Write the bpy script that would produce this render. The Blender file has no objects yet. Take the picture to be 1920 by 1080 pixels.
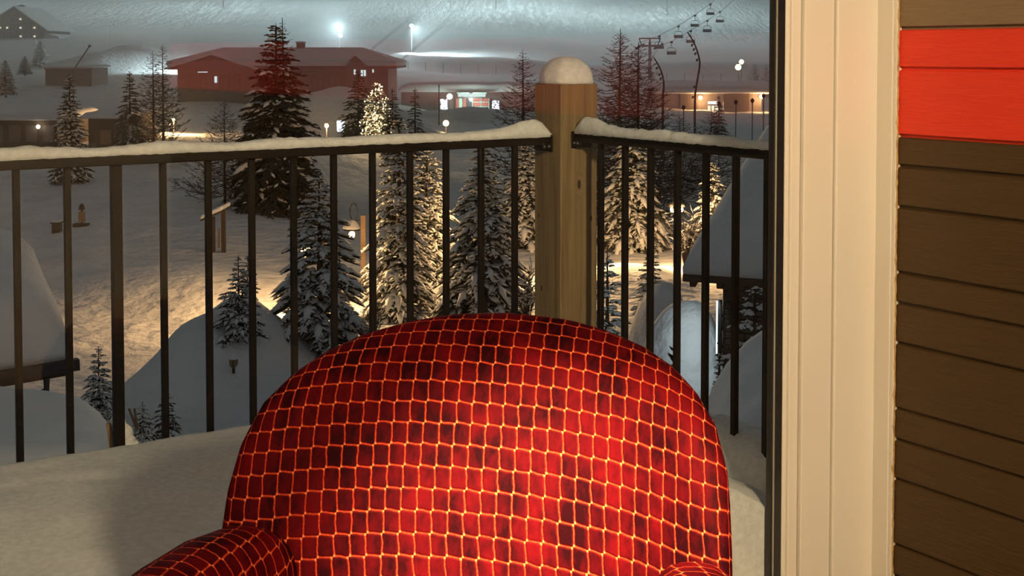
import bpy, math, random
from mathutils import Vector, Matrix, noise as mnoise
R = random.Random(7)
scene = bpy.context.scene
C = scene.collection

# ------------------------------------------------------------------ camera
F = 2458.0                       # focal length in pixels of the 1920x1080 frame
E = 1.35                         # eye height above the room floor
PITCH = math.radians(2.3)
YP = 100 + F * math.tan(PITCH)   # image row of the optical axis (horizon at row 100)
cam_d = bpy.data.cameras.new('camera')
cam = bpy.data.objects.new('camera', cam_d); C.objects.link(cam)
cam.location = (0, 0, E)
cam.rotation_euler = (math.pi / 2 - PITCH, 0, 0)
cam_d.sensor_fit = 'HORIZONTAL'; cam_d.sensor_width = 36
cam_d.lens = 36 * F / 1920
cam_d.shift_y = (YP - 540) / 1920
cam_d.clip_start = 0.05; cam_d.clip_end = 4000
scene.camera = cam

# ------------------------------------------------------------------ world, exposure
scene.view_settings.view_transform = 'Standard'
scene.view_settings.look = 'None'
scene.view_settings.exposure = 0
scene.view_settings.gamma = 1
scene.view_settings.use_curve_mapping = False
world = bpy.data.worlds.new('night_sky'); scene.world = world
world.use_nodes = True
wb = world.node_tree.nodes['Background']
wb.inputs[0].default_value = (0.086, 0.090, 0.093, 1); wb.inputs[1].default_value = 1.0

CP, SP = math.cos(PITCH), math.sin(PITCH)
def P(px, py, d):
    """world point seen at pixel (px, py), d metres ahead of the camera"""
    a = (px - 960) / F; b = -(py - YP) / F
    y = CP + b * SP; z = -SP + b * CP
    k = d / y
    return Vector((a * k, d, E + z * k))
def M(px, d): return px * d / F

ANG = math.radians(33.5)         # the building is turned against the view axis
W = Vector((math.cos(ANG), math.sin(ANG), 0)); S = Vector((-math.sin(ANG), math.cos(ANG), 0))
def WS(a, b, z): return W * a + S * b + Vector((0, 0, z))

# ------------------------------------------------------------------ large lights
def area(name, loc, target, power, size, col, shape='DISK'):
    l = bpy.data.lights.new(name, 'AREA'); l.energy = power; l.size = size; l.color = col; l.shape = shape
    o = bpy.data.objects.new(name, l); C.objects.link(o); o.location = loc
    o.rotation_euler = (Vector(target) - Vector(loc)).to_track_quat('-Z', 'Y').to_euler()
    return o
def spot(name, loc, target, power, angle, col, blend=0.8, radius=0.05):
    l = bpy.data.lights.new(name, 'SPOT'); l.energy = power; l.spot_size = math.radians(angle); l.color = col
    l.spot_blend = blend; l.shadow_soft_size = radius
    o = bpy.data.objects.new(name, l); C.objects.link(o); o.location = loc
    o.rotation_euler = (Vector(target) - Vector(loc)).to_track_quat('-Z', 'Y').to_euler()
    return o
def point(name, loc, power, col, radius=0.1):
    l = bpy.data.lights.new(name, 'POINT'); l.energy = power; l.color = col; l.shadow_soft_size = radius
    o = bpy.data.objects.new(name, l); C.objects.link(o); o.location = loc
    return o
WARM = (1.0, 0.77, 0.49)
area('ceiling_light_key', (1.56, -1.17, 2.42), WS(1.9, 2.15, 1.2), 50, 0.34, WARM).data.spread = math.radians(100)
area('ceiling_light_fill', WS(-0.9, 0.9, 2.5), WS(2.4, 1.6, 1.2), 16, 0.5, WARM)
spot('ceiling_downlight', (0.28, 0.30, 2.45), (0.02, 1.88, 0.55), 3100, 16, (1.0, 0.78, 0.5), 1.0, 0.06)
area('added_back_wall_wash', WS(0.6, -1.5, 2.56), WS(1.8, -2.85, 1.1), 60, 0.4, WARM).data.spread = math.radians(110)  # added light without a fixture, brightens the back wall mirrored in the pane

# ------------------------------------------------------------------ materials
MATS = {}
def _mat(name):
    m = bpy.data.materials.new(name); m.use_nodes = True
    nt = m.node_tree; nt.nodes.clear()
    out = nt.nodes.new('ShaderNodeOutputMaterial')
    return m, nt, out
def principled(name, col, rough=0.6, metal=0.0, noise=None, bump=None, spec=0.5, coord='Object', scale3=None, sheen=0, emit=None):
    """noise=(scale, second colour, detail), bump=(scale, strength, distance)"""
    if name in MATS: return MATS[name]
    m, nt, out = _mat(name)
    N = nt.nodes; L = nt.links
    b = N.new('ShaderNodeBsdfPrincipled'); L.new(b.outputs[0], out.inputs[0])
    b.inputs['Base Color'].default_value = (*col, 1)
    b.inputs['Roughness'].default_value = rough; b.inputs['Metallic'].default_value = metal
    b.inputs['Specular IOR Level'].default_value = spec
    if sheen: b.inputs['Sheen Weight'].default_value = sheen
    if emit:
        b.inputs['Emission Color'].default_value = (*emit[0], 1); b.inputs['Emission Strength'].default_value = emit[1]
    tc = N.new('ShaderNodeTexCoord'); src = tc.outputs[coord]
    if scale3:
        mp = N.new('ShaderNodeMapping'); mp.inputs['Scale'].default_value = scale3
        L.new(src, mp.inputs[0]); src = mp.outputs[0]
    if noise:
        n = N.new('ShaderNodeTexNoise'); n.inputs['Scale'].default_value = noise[0]; n.inputs['Detail'].default_value = noise[2]
        L.new(src, n.inputs['Vector'])
        r = N.new('ShaderNodeValToRGB'); r.color_ramp.elements[0].position = 0.35; r.color_ramp.elements[1].position = 0.65
        r.color_ramp.elements[0].color = (*col, 1); r.color_ramp.elements[1].color = (*noise[1], 1)
        L.new(n.outputs['Fac'], r.inputs[0]); L.new(r.outputs[0], b.inputs['Base Color'])
    if bump:
        n2 = N.new('ShaderNodeTexNoise'); n2.inputs['Scale'].default_value = bump[0]; n2.inputs['Detail'].default_value = 5
        L.new(src, n2.inputs['Vector'])
        bp = N.new('ShaderNodeBump'); bp.inputs['Strength'].default_value = bump[1]; bp.inputs['Distance'].default_value = bump[2]
        L.new(n2.outputs['Fac'], bp.inputs['Height']); L.new(bp.outputs[0], b.inputs['Normal'])
    MATS[name] = m
    return m
def emitter(name, col, strength):
    if name in MATS: return MATS[name]
    m, nt, out = _mat(name)
    e = nt.nodes.new('ShaderNodeEmission'); e.inputs[0].default_value = (*col, 1); e.inputs[1].default_value = strength
    # a faint grain keeps the lamp glass from being perfectly even
    n = nt.nodes.new('ShaderNodeTexNoise'); n.inputs['Scale'].default_value = 40
    mr = nt.nodes.new('ShaderNodeMapRange'); mr.inputs['To Min'].default_value = strength * .9; mr.inputs['To Max'].default_value = strength * 1.1
    nt.links.new(n.outputs['Fac'], mr.inputs[0]); nt.links.new(mr.outputs[0], e.inputs[1])
    nt.links.new(e.outputs[0], out.inputs[0]); MATS[name] = m
    return m

SNOW = principled('snow_fresh', (0.84, 0.84, 0.84), 0.85, noise=(3.0, (0.78, 0.79, 0.80), 4), bump=(22, 0.35, 0.02), spec=0.2)
SNOWG = principled('snow_grainy', (0.82, 0.81, 0.78), 0.85, noise=(60.0, (0.70, 0.69, 0.66), 6), bump=(190, 0.55, 0.004), spec=0.2)
SNOWF = principled('snow_far', (0.84, 0.84, 0.85), 0.9, noise=(0.05, (0.76, 0.77, 0.79), 8), bump=(0.35, 0.6, 0.5), spec=0.1)
NEEDLE = principled('spruce_needles', (0.020, 0.026, 0.016), 0.8, noise=(6, (0.05, 0.05, 0.03), 3))
NEEDLED = principled('spruce_needles_dark', (0.022, 0.026, 0.022), 0.8, noise=(6, (0.045, 0.045, 0.035), 3))
BARK = principled('tree_bark', (0.05, 0.035, 0.025), 0.9, noise=(12, (0.09, 0.065, 0.045), 4), bump=(30, 0.4, 0.02))
TWIG = principled('larch_twigs', (0.030, 0.022, 0.020), 0.9, noise=(5, (0.055, 0.04, 0.035), 3))
IRON = principled('dark_bronze_metal', (0.0045, 0.0035, 0.003), 0.5, 0.0, spec=0.18, noise=(20, (0.007, 0.005, 0.004), 4), bump=(120, 0.1, 0.002))
BOLT = principled('bolt_steel', (0.45, 0.45, 0.46), 0.3, 1.0, noise=(60, (0.3, 0.3, 0.3), 2))
FRAMEW = principled('cream_window_frame', (0.74, 0.69, 0.585), 0.38, noise=(2.0, (0.72, 0.665, 0.56), 3), spec=0.4)
GASKET = principled('dark_seal', (0.02, 0.015, 0.01), 0.35, noise=(30, (0.03, 0.02, 0.014), 3))
CAULK = principled('yellowed_caulk', (0.55, 0.36, 0.14), 0.6, noise=(60, (0.35, 0.2, 0.07), 4), bump=(90, 0.6, 0.004))
LUMBER = principled('dark_timber', (0.055, 0.036, 0.025), 0.75, noise=(4, (0.085, 0.055, 0.036), 5), scale3=(1, 1, 6))
LUMBERL = principled('pale_timber', (0.23, 0.15, 0.085), 0.75, noise=(4, (0.30, 0.20, 0.12), 5), scale3=(1, 1, 6))
CHALET = principled('chalet_timber', (0.13, 0.10, 0.095), 0.8, noise=(0.9, (0.165, 0.13, 0.12), 5), scale3=(1, 1, 5))
STONE = principled('grey_stone', (0.085, 0.070, 0.055), 0.9, noise=(9, (0.16, 0.13, 0.10), 5), bump=(25, 0.6, 0.02))
MORTAR = principled('dark_mortar', (0.045, 0.037, 0.03), 0.95, noise=(20, (0.03, 0.025, 0.02), 4))
PLASTER = principled('beige_plaster', (0.62, 0.54, 0.42), 0.8, noise=(1.2, (0.56, 0.48, 0.37), 4), bump=(60, 0.15, 0.004))
FLOORM = principled('oak_floor', (0.22, 0.13, 0.07), 0.45, noise=(6, (0.30, 0.19, 0.10), 5), scale3=(1, 8, 1))
DECKM = principled('deck_boards', (0.16, 0.12, 0.08), 0.8, noise=(6, (0.22, 0.16, 0.11), 5), scale3=(1, 8, 1))
GREYM = principled('grey_steel', (0.17, 0.18, 0.19), 0.5, 0.3, noise=(3, (0.22, 0.23, 0.24), 3))
DARKM = principled('dark_steel', (0.035, 0.033, 0.035), 0.55, 0.2, noise=(3, (0.05, 0.047, 0.05), 3))
CONCR = principled('pale_render', (0.62, 0.62, 0.60), 0.8, noise=(1, (0.55, 0.55, 0.54), 4))
HOTELW = principled('hotel_shingle', (0.12, 0.085, 0.075), 0.85, noise=(0.6, (0.16, 0.115, 0.10), 5))
WGLASS = principled('dark_window_glass', (0.03, 0.04, 0.045), 0.15, noise=(2, (0.05, 0.06, 0.065), 2))
WTRIM = principled('grey_window_trim', (0.33, 0.33, 0.30), 0.7, noise=(2, (0.40, 0.40, 0.36), 3))
REDP = principled('faded_red_panel', (0.42, 0.09, 0.07), 0.7, noise=(1, (0.35, 0.08, 0.07), 3))
GREENP = principled('pale_green_panel', (0.35, 0.50, 0.42), 0.6, noise=(1, (0.30, 0.44, 0.37), 3))

def post_wood():
    m, nt, out = _mat('pine_post'); N = nt.nodes; L = nt.links
    b = N.new('ShaderNodeBsdfPrincipled'); L.new(b.outputs[0], out.inputs[0]); b.inputs['Roughness'].default_value = 0.6
    tc = N.new('ShaderNodeTexCoord')
    # warp the grain around the knots
    knots = [((-0.0, -0.068, -0.300), 0.006), ((-0.068, 0.045, -0.40), 0.0035), ((0.045, -0.068, -0.405), 0.0035), ((-0.068, 0.03, -0.62), 0.004)]
    mp = N.new('ShaderNodeMapping'); mp.inputs['Scale'].default_value = (55, 55, 2.2); L.new(tc.outputs['Object'], mp.inputs[0])
    dist_total = None
    for k, r in knots:
        v = N.new('ShaderNodeVectorMath'); v.operation = 'DISTANCE'; v.inputs[1].default_value = (k[0], k[1], k[2] * 0.45)
        sc = N.new('ShaderNodeMapping'); sc.inputs['Scale'].default_value = (1, 1, 0.45); L.new(tc.outputs['Object'], sc.inputs[0])
        L.new(sc.outputs[0], v.inputs[0])
        mr = N.new('ShaderNodeMapRange'); mr.inputs['From Min'].default_value = 0; mr.inputs['From Max'].default_value = r * 3.2
        mr.inputs['To Min'].default_value = 1; mr.inputs['To Max'].default_value = 0
        L.new(v.outputs['Value'], mr.inputs[0])
        if dist_total is None: dist_total = mr.outputs[0]
        else:
            mx = N.new('ShaderNodeMath'); mx.operation = 'MAXIMUM'; L.new(dist_total, mx.inputs[0]); L.new(mr.outputs[0], mx.inputs[1]); dist_total = mx.outputs[0]
    n = N.new('ShaderNodeTexNoise'); n.inputs['Scale'].default_value = 1.0; n.inputs['Detail'].default_value = 4; n.inputs['Distortion'].default_value = 0.6
    add = N.new('ShaderNodeVectorMath'); add.operation = 'ADD'
    comb = N.new('ShaderNodeCombineXYZ'); ml = N.new('ShaderNodeMath'); ml.operation = 'MULTIPLY'; ml.inputs[1].default_value = 2.5
    L.new(dist_total, ml.inputs[0]); L.new(ml.outputs[0], comb.inputs[0]); L.new(ml.outputs[0], comb.inputs[1])
    L.new(mp.outputs[0], add.inputs[0]); L.new(comb.outputs[0], add.inputs[1]); L.new(add.outputs[0], n.inputs['Vector'])
    r = N.new('ShaderNodeValToRGB'); cr = r.color_ramp
    cr.elements[0].position = 0.3; cr.elements[0].color = (0.155, 0.098, 0.040, 1)
    cr.elements[1].position = 0.7; cr.elements[1].color = (0.27, 0.185, 0.085, 1)
    L.new(n.outputs['Fac'], r.inputs[0])
    mix = N.new('ShaderNodeMix'); mix.data_type = 'RGBA'; mix.inputs['B'].default_value = (0.035, 0.018, 0.008, 1)
    L.new(r.outputs[0], mix.inputs['A'])
    pw = N.new('ShaderNodeMapRange'); pw.inputs['From Min'].default_value = 0.62; pw.inputs['From Max'].default_value = 0.72
    L.new(dist_total, pw.inputs[0]); L.new(pw.outputs[0], mix.inputs['Factor'])
    L.new(mix.outputs['Result'], b.inputs['Base Color'])
    bp = N.new('ShaderNodeBump'); bp.inputs['Strength'].default_value = 0.25; bp.inputs['Distance'].default_value = 0.003
    L.new(n.outputs['Fac'], bp.inputs['Height']); L.new(bp.outputs[0], b.inputs['Normal'])
    return m
POSTM = post_wood()

def siding_mat(name, col, col2):
    m, nt, out = _mat(name); N = nt.nodes; L = nt.links
    b = N.new('ShaderNodeBsdfPrincipled'); L.new(b.outputs[0], out.inputs[0]); b.inputs['Roughness'].default_value = 0.5
    b.inputs['Specular IOR Level'].default_value = 0.3
    tc = N.new('ShaderNodeTexCoord'); mp = N.new('ShaderNodeMapping'); mp.inputs['Scale'].default_value = (1, 2.2, 26)
    L.new(tc.outputs['Object'], mp.inputs[0])
    n = N.new('ShaderNodeTexNoise'); n.inputs['Scale'].default_value = 5; n.inputs['Detail'].default_value = 5; n.inputs['Distortion'].default_value = 0.8
    L.new(mp.outputs[0], n.inputs['Vector'])
    r = N.new('ShaderNodeValToRGB'); r.color_ramp.elements[0].position = 0.3; r.color_ramp.elements[1].position = 0.7
    r.color_ramp.elements[0].color = (*col, 1); r.color_ramp.elements[1].color = (*col2, 1)
    L.new(n.outputs['Fac'], r.inputs[0]); L.new(r.outputs[0], b.inputs['Base Color'])
    bp = N.new('ShaderNodeBump'); bp.inputs['Strength'].default_value = 0.5; bp.inputs['Distance'].default_value = 0.004
    L.new(n.outputs['Fac'], bp.inputs['Height']); L.new(bp.outputs[0], b.inputs['Normal'])
    return m
SIDE_RED = siding_mat('siding_red_paint', (0.74, 0.040, 0.014), (0.80, 0.055, 0.018))
SIDE_BROWN = siding_mat('siding_brown_paint', (0.066, 0.036, 0.0105), (0.075, 0.041, 0.013))
SIDE_TAUPE = siding_mat('siding_taupe_upper', (0.21, 0.145, 0.08), (0.235, 0.16, 0.09))  # paler tone for the boards above the red band

def fabric():
    """red velvet with a stitched golden lattice; UV is in metres"""
    m, nt, out = _mat('red_velvet_lattice'); N = nt.nodes; L = nt.links
    b = N.new('ShaderNodeBsdfPrincipled'); L.new(b.outputs[0], out.inputs[0])
    b.inputs['Roughness'].default_value = 0.75; b.inputs['Specular IOR Level'].default_value = 0.04
    b.inputs['Sheen Weight'].default_value = 0.0; b.inputs['Sheen Tint'].default_value = (0.9, 0.12, 0.06, 1); b.inputs['Sheen Roughness'].default_value = 0.45
    uv = N.new('ShaderNodeUVMap'); uv.uv_map = 'UVMap'
    def math_(op, a, b_=None, c=None):
        n = N.new('ShaderNodeMath'); n.operation = op
        for i, x in enumerate((a, b_, c)):
            if x is None: continue
            if isinstance(x, (int, float)): n.inputs[i].default_value = x
            else: L.new(x, n.inputs[i])
        return n.outputs[0]
    nz = N.new('ShaderNodeTexNoise'); nz.inputs['Scale'].default_value = 50; nz.inputs['Detail'].default_value = 2; L.new(uv.outputs[0], nz.inputs['Vector'])
    sub = N.new('ShaderNodeVectorMath'); sub.operation = 'SUBTRACT'; sub.inputs[1].default_value = (.5, .5, .5); L.new(nz.outputs['Color'], sub.inputs[0])
    scl = N.new('ShaderNodeVectorMath'); scl.operation = 'SCALE'; scl.inputs['Scale'].default_value = 0.0045; L.new(sub.outputs[0], scl.inputs[0])
    ad = N.new('ShaderNodeVectorMath'); ad.operation = 'ADD'; L.new(uv.outputs[0], ad.inputs[0]); L.new(scl.outputs[0], ad.inputs[1])
    sx = N.new('ShaderNodeSeparateXYZ'); L.new(ad.outputs[0], sx.inputs[0])
    u = math_('DIVIDE', sx.outputs[0], 0.0238); v = math_('DIVIDE', sx.outputs[1], 0.0318)
    fu = math_('SUBTRACT', math_('FRACT', u), 0.5); fv = math_('SUBTRACT', math_('FRACT', v), 0.5)
    u2 = math_('MULTIPLY_ADD', fv, 0.13, u); v2 = math_('MULTIPLY_ADD', fu, 0.10, v)
    du = math_('ABSOLUTE', math_('SUBTRACT', math_('FRACT', math_('ADD', u2, 0.5)), 0.5))
    dv = math_('ABSOLUTE', math_('SUBTRACT', math_('FRACT', math_('ADD', v2, 0.5)), 0.5))
    def line(d, w):
        mr = N.new('ShaderNodeMapRange'); mr.interpolation_type = 'SMOOTHSTEP'
        mr.inputs['From Min'].default_value = w; mr.inputs['From Max'].default_value = w * 0.25
        mr.inputs['To Min'].default_value = 0; mr.inputs['To Max'].default_value = 1
        L.new(d, mr.inputs[0]); return mr.outputs[0]
    lu = line(du, 0.062); lv = line(dv, 0.055)
    # broken thread
    nt2 = N.new('ShaderNodeTexNoise'); nt2.inputs['Scale'].default_value = 330; nt2.inputs['Detail'].default_value = 2; L.new(uv.outputs[0], nt2.inputs['Vector'])
    thr = N.new('ShaderNodeMapRange'); thr.inputs['From Min'].default_value = 0.3; thr.inputs['From Max'].default_value = 0.62; thr.inputs['To Min'].default_value = 0.35
    L.new(nt2.outputs['Fac'], thr.inputs[0])
    ln = math_('MULTIPLY', math_('MAXIMUM', lu, lv), thr.outputs[0])
    glow = math_('MAXIMUM', line(du, 0.14), line(dv, 0.13))
    cross = math_('MULTIPLY', line(du, 0.10), line(dv, 0.10))
    # nap of the velvet: patches brushed one way or the other
    n1 = N.new('ShaderNodeTexNoise'); n1.inputs['Scale'].default_value = 13; n1.inputs['Detail'].default_value = 5; n1.inputs['Roughness'].default_value = 0.65
    mp = N.new('ShaderNodeMapping'); mp.inputs['Scale'].default_value = (1.3, 0.7, 1); L.new(uv.outputs[0], mp.inputs[0]); L.new(mp.outputs[0], n1.inputs['Vector'])
    r = N.new('ShaderNodeValToRGB'); cr = r.color_ramp
    cr.elements[0].position = 0.40; cr.elements[0].color = (0.013, 0.0003, 0.0012, 1)
    cr.elements[1].position = 0.62; cr.elements[1].color = (0.075, 0.0010, 0.0022, 1)
    L.new(n1.outputs['Fac'], r.inputs[0])
    def mix(a, bcol, fac):
        x = N.new('ShaderNodeMix'); x.data_type = 'RGBA'; L.new(a, x.inputs['A']); x.inputs['B'].default_value = (*bcol, 1); L.new(fac, x.inputs['Factor']); return x.outputs['Result']
    c1 = mix(r.outputs[0], (0.10, 0.002, 0.002), math_('MULTIPLY', glow, 0.55))
    c2 = mix(c1, (0.42, 0.042, 0.012), ln)
    c3 = mix(c2, (0.7, 0.19, 0.055), math_('MULTIPLY', cross, 0.7))
    L.new(c3, b.inputs['Base Color'])
    bp = N.new('ShaderNodeBump'); bp.inputs['Strength'].default_value = 0.35; bp.inputs['Distance'].default_value = 0.004; bp.invert = True
    h = math_('ADD', math_('MULTIPLY', glow, 0.8), math_('MULTIPLY', n1.outputs['Fac'], 0.8))
    L.new(h, bp.inputs['Height']); L.new(bp.outputs[0], b.inputs['Normal'])
    return m
FABRIC = fabric()

def glass_mat():
    m, nt, out = _mat('window_glass'); N = nt.nodes; L = nt.links
    t = N.new('ShaderNodeBsdfTransparent'); t.inputs[0].default_value = (0.97, 0.985, 0.98, 1)
    g = N.new('ShaderNodeBsdfGlossy'); g.inputs['Roughness'].default_value = 0.0; g.inputs[0].default_value = (1, 1, 1, 1)
    fr = N.new('ShaderNodeLayerWeight'); fr.inputs['Blend'].default_value = 0.5      # Schlick reflectance, alike on both faces
    pw = N.new('ShaderNodeMath'); pw.operation = 'POWER'; pw.inputs[1].default_value = 5.0; L.new(fr.outputs['Facing'], pw.inputs[0])
    mr = N.new('ShaderNodeMath'); mr.operation = 'MULTIPLY_ADD'; mr.inputs[1].default_value = 0.96; mr.inputs[2].default_value = 0.034
    mx = N.new('ShaderNodeMixShader'); L.new(pw.outputs[0], mr.inputs[0]); L.new(mr.outputs[0], mx.inputs[0])
    L.new(t.outputs[0], mx.inputs[1]); L.new(g.outputs[0], mx.inputs[2]); L.new(mx.outputs[0], out.inputs[0])
    return m
GLASS = glass_mat()

# ------------------------------------------------------------------ mesh helpers
class MB:
    def __init__(s): s.v = []; s.f = []
    def add(s, vs, fs):
        o = len(s.v); s.v.extend([tuple(x) for x in vs]); s.f.extend([tuple(i + o for i in f) for f in fs]); return s
    def box(s, x0, x1, y0, y1, z0, z1):
        return s.add([(x0, y0, z0), (x1, y0, z0), (x1, y1, z0), (x0, y1, z0), (x0, y0, z1), (x1, y0, z1), (x1, y1, z1), (x0, y1, z1)],
                     [(0, 3, 2, 1), (4, 5, 6, 7), (0, 1, 5, 4), (1, 2, 6, 5), (2, 3, 7, 6), (3, 0, 4, 7)])
    def bar(s, p, q, w, h=None, up=Vector((0, 0, 1))):
        p = Vector(p); q = Vector(q); h = h or w; d = (q - p).normalized()
        x = d.cross(up)
        if x.length < 1e-4: x = d.cross(Vector((0, 1, 0)))
        x.normalize(); y = x.cross(d).normalized()
        vs = [c + x * sx * w / 2 + y * sy * h / 2 for c in (p, q) for sx, sy in ((-1, -1), (1, -1), (1, 1), (-1, 1))]
        return s.add(vs, [(0, 1, 2, 3), (7, 6, 5, 4), (0, 4, 5, 1), (1, 5, 6, 2), (2, 6, 7, 3), (3, 7, 4, 0)])
    def tube(s, pts, rad, n=6):
        pts = [Vector(p) for p in pts]
        if not isinstance(rad, (list, tuple)): rad = [rad] * len(pts)
        o = len(s.v); prev = None
        for i, p in enumerate(pts):
            d = (pts[min(i + 1, len(pts) - 1)] - pts[max(i - 1, 0)]).normalized()
            ref = Vector((0, 0, 1)) if abs(d.z) < 0.9 else Vector((1, 0, 0))
            x = d.cross(ref).normalized() if prev is None else (prev - d * prev.dot(d)).normalized()
            prev = x; y = d.cross(x)
            for k in range(n):
                a = 2 * math.pi * k / n
                s.v.append(tuple(p + (x * math.cos(a) + y * math.sin(a)) * rad[i]))
        for i in range(len(pts) - 1):
            for k in range(n):
                a = o + i * n + k; b = o + i * n + (k + 1) % n
                s.f.append((a, b, b + n, a + n))
        s.f.append(tuple(o + k for k in reversed(range(n)))); e = o + (len(pts) - 1) * n
        s.f.append(tuple(e + k for k in range(n)))
        return s
    def lathe(s, prof, n=16, c=(0, 0, 0)):
        o = len(s.v); c = Vector(c)
        for r, z in prof:
            for k in range(n):
                a = 2 * math.pi * k / n; s.v.append((c.x + r * math.cos(a), c.y + r * math.sin(a), c.z + z))
        for i in range(len(prof) - 1):
            for k in range(n):
                a = o + i * n + k; b = o + i * n + (k + 1) % n; s.f.append((a, b, b + n, a + n))
        s.f.append(tuple(o + k for k in reversed(range(n)))); e = o + (len(prof) - 1) * n
        s.f.append(tuple(e + k for k in range(n)))
        return s
    def sphere(s, c, r, n=8, m=5, sz=1):
        prof = [(max(1e-4, r * math.sin(math.pi * i / m)), -r * sz * math.cos(math.pi * i / m)) for i in range(m + 1)]
        return s.lathe(prof, n, c)
    def prism(s, poly, y0, y1):
        """polygon in (x, z) extruded along y"""
        n = len(poly)
        vs = [(x, y0, z) for x, z in poly] + [(x, y1, z) for x, z in poly]
        fs = [tuple(range(n)), tuple(reversed(range(n, 2 * n)))] + [(i, (i + 1) % n + 0, (i + 1) % n + n, i + n)[::-1] for i in range(n)]
        return s.add(vs, fs)
    def spindle(s, p0, p1, w, h, n=4, mid=0.4, off=0.0):
        d = p1 - p0; L_ = d.length
        if L_ < 1e-5: return s
        d = d / L_; x = d.cross(Vector((0, 0, 1)))
        if x.length < 1e-3: x = Vector((1, 0, 0))
        x.normalize(); y = x.cross(d)
        c = p0 + d * (L_ * mid); o = len(s.v)
        u = y * off
        s.v.append(tuple(p0 + u)); s.v.append(tuple(p1 + u))
        for k in range(n):
            a = 2 * math.pi * (k + 0.5) / n
            s.v.append(tuple(c + u + x * math.cos(a) * w + y * math.sin(a) * h))
        for k in range(n):
            a = o + 2 + k; b = o + 2 + (k + 1) % n
            s.f.append((o, b, a)); s.f.append((o + 1, a, b))
        return s
    def mesh(s, name, mat, smooth=False):
        me = bpy.data.meshes.new(name); me.from_pydata(s.v, [], s.f); me.materials.append(mat)
        if smooth: me.polygons.foreach_set('use_smooth', [True] * len(me.polygons))
        me.update(); return me
    def build(s, name, mat, parent=None, smooth=False, bevel=0, loc=None, rz=None, fix=False):
        me = s.mesh(name, mat, smooth)
        if fix:
            import bmesh
            bm = bmesh.new(); bm.from_mesh(me); bmesh.ops.recalc_face_normals(bm, faces=bm.faces); bm.to_mesh(me); bm.free()
        o = bpy.data.objects.new(name, me); C.objects.link(o)
        if parent: o.parent = parent
        if loc is not None: o.location = loc
        if rz is not None: o.rotation_euler.z = rz
        if bevel:
            b = o.modifiers.new('bevel', 'BEVEL'); b.width = bevel; b.segments = 2; b.limit_method = 'ANGLE'
        return o
def tag(o, label=None, cat=None, group=None, kind=None):
    if label: o['label'] = label
    if cat: o['category'] = cat
    if group: o['group'] = group
    if kind: o['kind'] = kind
    return o
def empty(name, loc=(0, 0, 0), rz=0):
    o = bpy.data.objects.new(name, None); C.objects.link(o); o.location = loc; o.rotation_euler.z = rz; o.empty_display_size = 0.1
    return o
def fbm(x, y, z=0, o=4):
    return mnoise.fractal(Vector((x, y, z)), 1.0, 2.0, o)
def child(me, name, parent, loc=(0, 0, 0), scale=None, rz=0):
    o = bpy.data.objects.new(name, me); C.objects.link(o); o.parent = parent; o.location = loc; o.rotation_euler.z = rz
    if scale: o.scale = scale
    return o
def snow_slab(mb, c00, c10, c11, c01, th, nu=24, nv=24, edge=0.12, amp=0.02, fr=1.5, base=0.06, up=Vector((0, 0, 1)), seed=0, edge_m=None):
    """a blanket of snow over a four-cornered patch: rounded edges, uneven top, closed below"""
    c = [Vector(q) for q in (c00, c10, c11, c01)]
    o = len(mb.v)
    lu = (c[1] - c[0]).length; lv = (c[3] - c[0]).length
    def q(u, v): return c[0] * (1 - u) * (1 - v) + c[1] * u * (1 - v) + c[2] * u * v + c[3] * (1 - u) * v
    def warp(i, n): t = i / n; return 0.5 - 0.5 * math.cos(math.pi * t) if False else t
    eu = edge if edge_m is None else edge_m / lu; ev = edge if edge_m is None else edge_m / lv
    def params(n, e):
        k = 4; e = min(e, 0.45)
        a = [e * (1 - math.cos(math.pi / 2 * i / k)) for i in range(k)]
        mid = [e + (1 - 2 * e) * i / (n - 2 * k) for i in range(n - 2 * k + 1)]
        return a + mid + [1 - x for x in reversed(a)]
    us = params(nu, eu); vs = params(nv, ev); NU = len(us); NV = len(vs)
    for v in vs:
        for u in us:
            du = min(1, min(u, 1 - u) / eu); dv = min(1, min(v, 1 - v) / ev)
            h = math.sqrt(max(0, 1 - (1 - du) ** 2)) * math.sqrt(max(0, 1 - (1 - dv) ** 2))
            p = q(u, v)
            nz = amp * fbm(p.x * fr + seed, p.y * fr, seed)
            mb.v.append(tuple(p + up * (th * h + nz * (0.3 + 0.7 * h) + base * (1 if h > 0 else 1))))
    for j in range(NV - 1):
        for i in range(NU - 1):
            a = o + j * NU + i; mb.f.append((a, a + 1, a + 1 + NU, a + NU))
    # skirt and underside
    ring = [o + i for i in range(NU)] + [o + j * NU + NU - 1 for j in range(1, NV)] + [o + (NV - 1) * NU + i for i in range(NU - 2, -1, -1)] + [o + j * NU for j in range(NV - 2, 0, -1)]
    low = []
    for r in ring:
        p = Vector(mb.v[r]) - up * base; low.append(len(mb.v)); mb.v.append(tuple(p))
    n = len(ring)
    for k in range(n):
        mb.f.append((ring[k], low[k], low[(k + 1) % n], ring[(k + 1) % n]))
    cb = len(mb.v); mb.v.append(tuple(q(.5, .5)))
    for k in range(n): mb.f.append((low[k], cb, low[(k + 1) % n]))
    return mb

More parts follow.
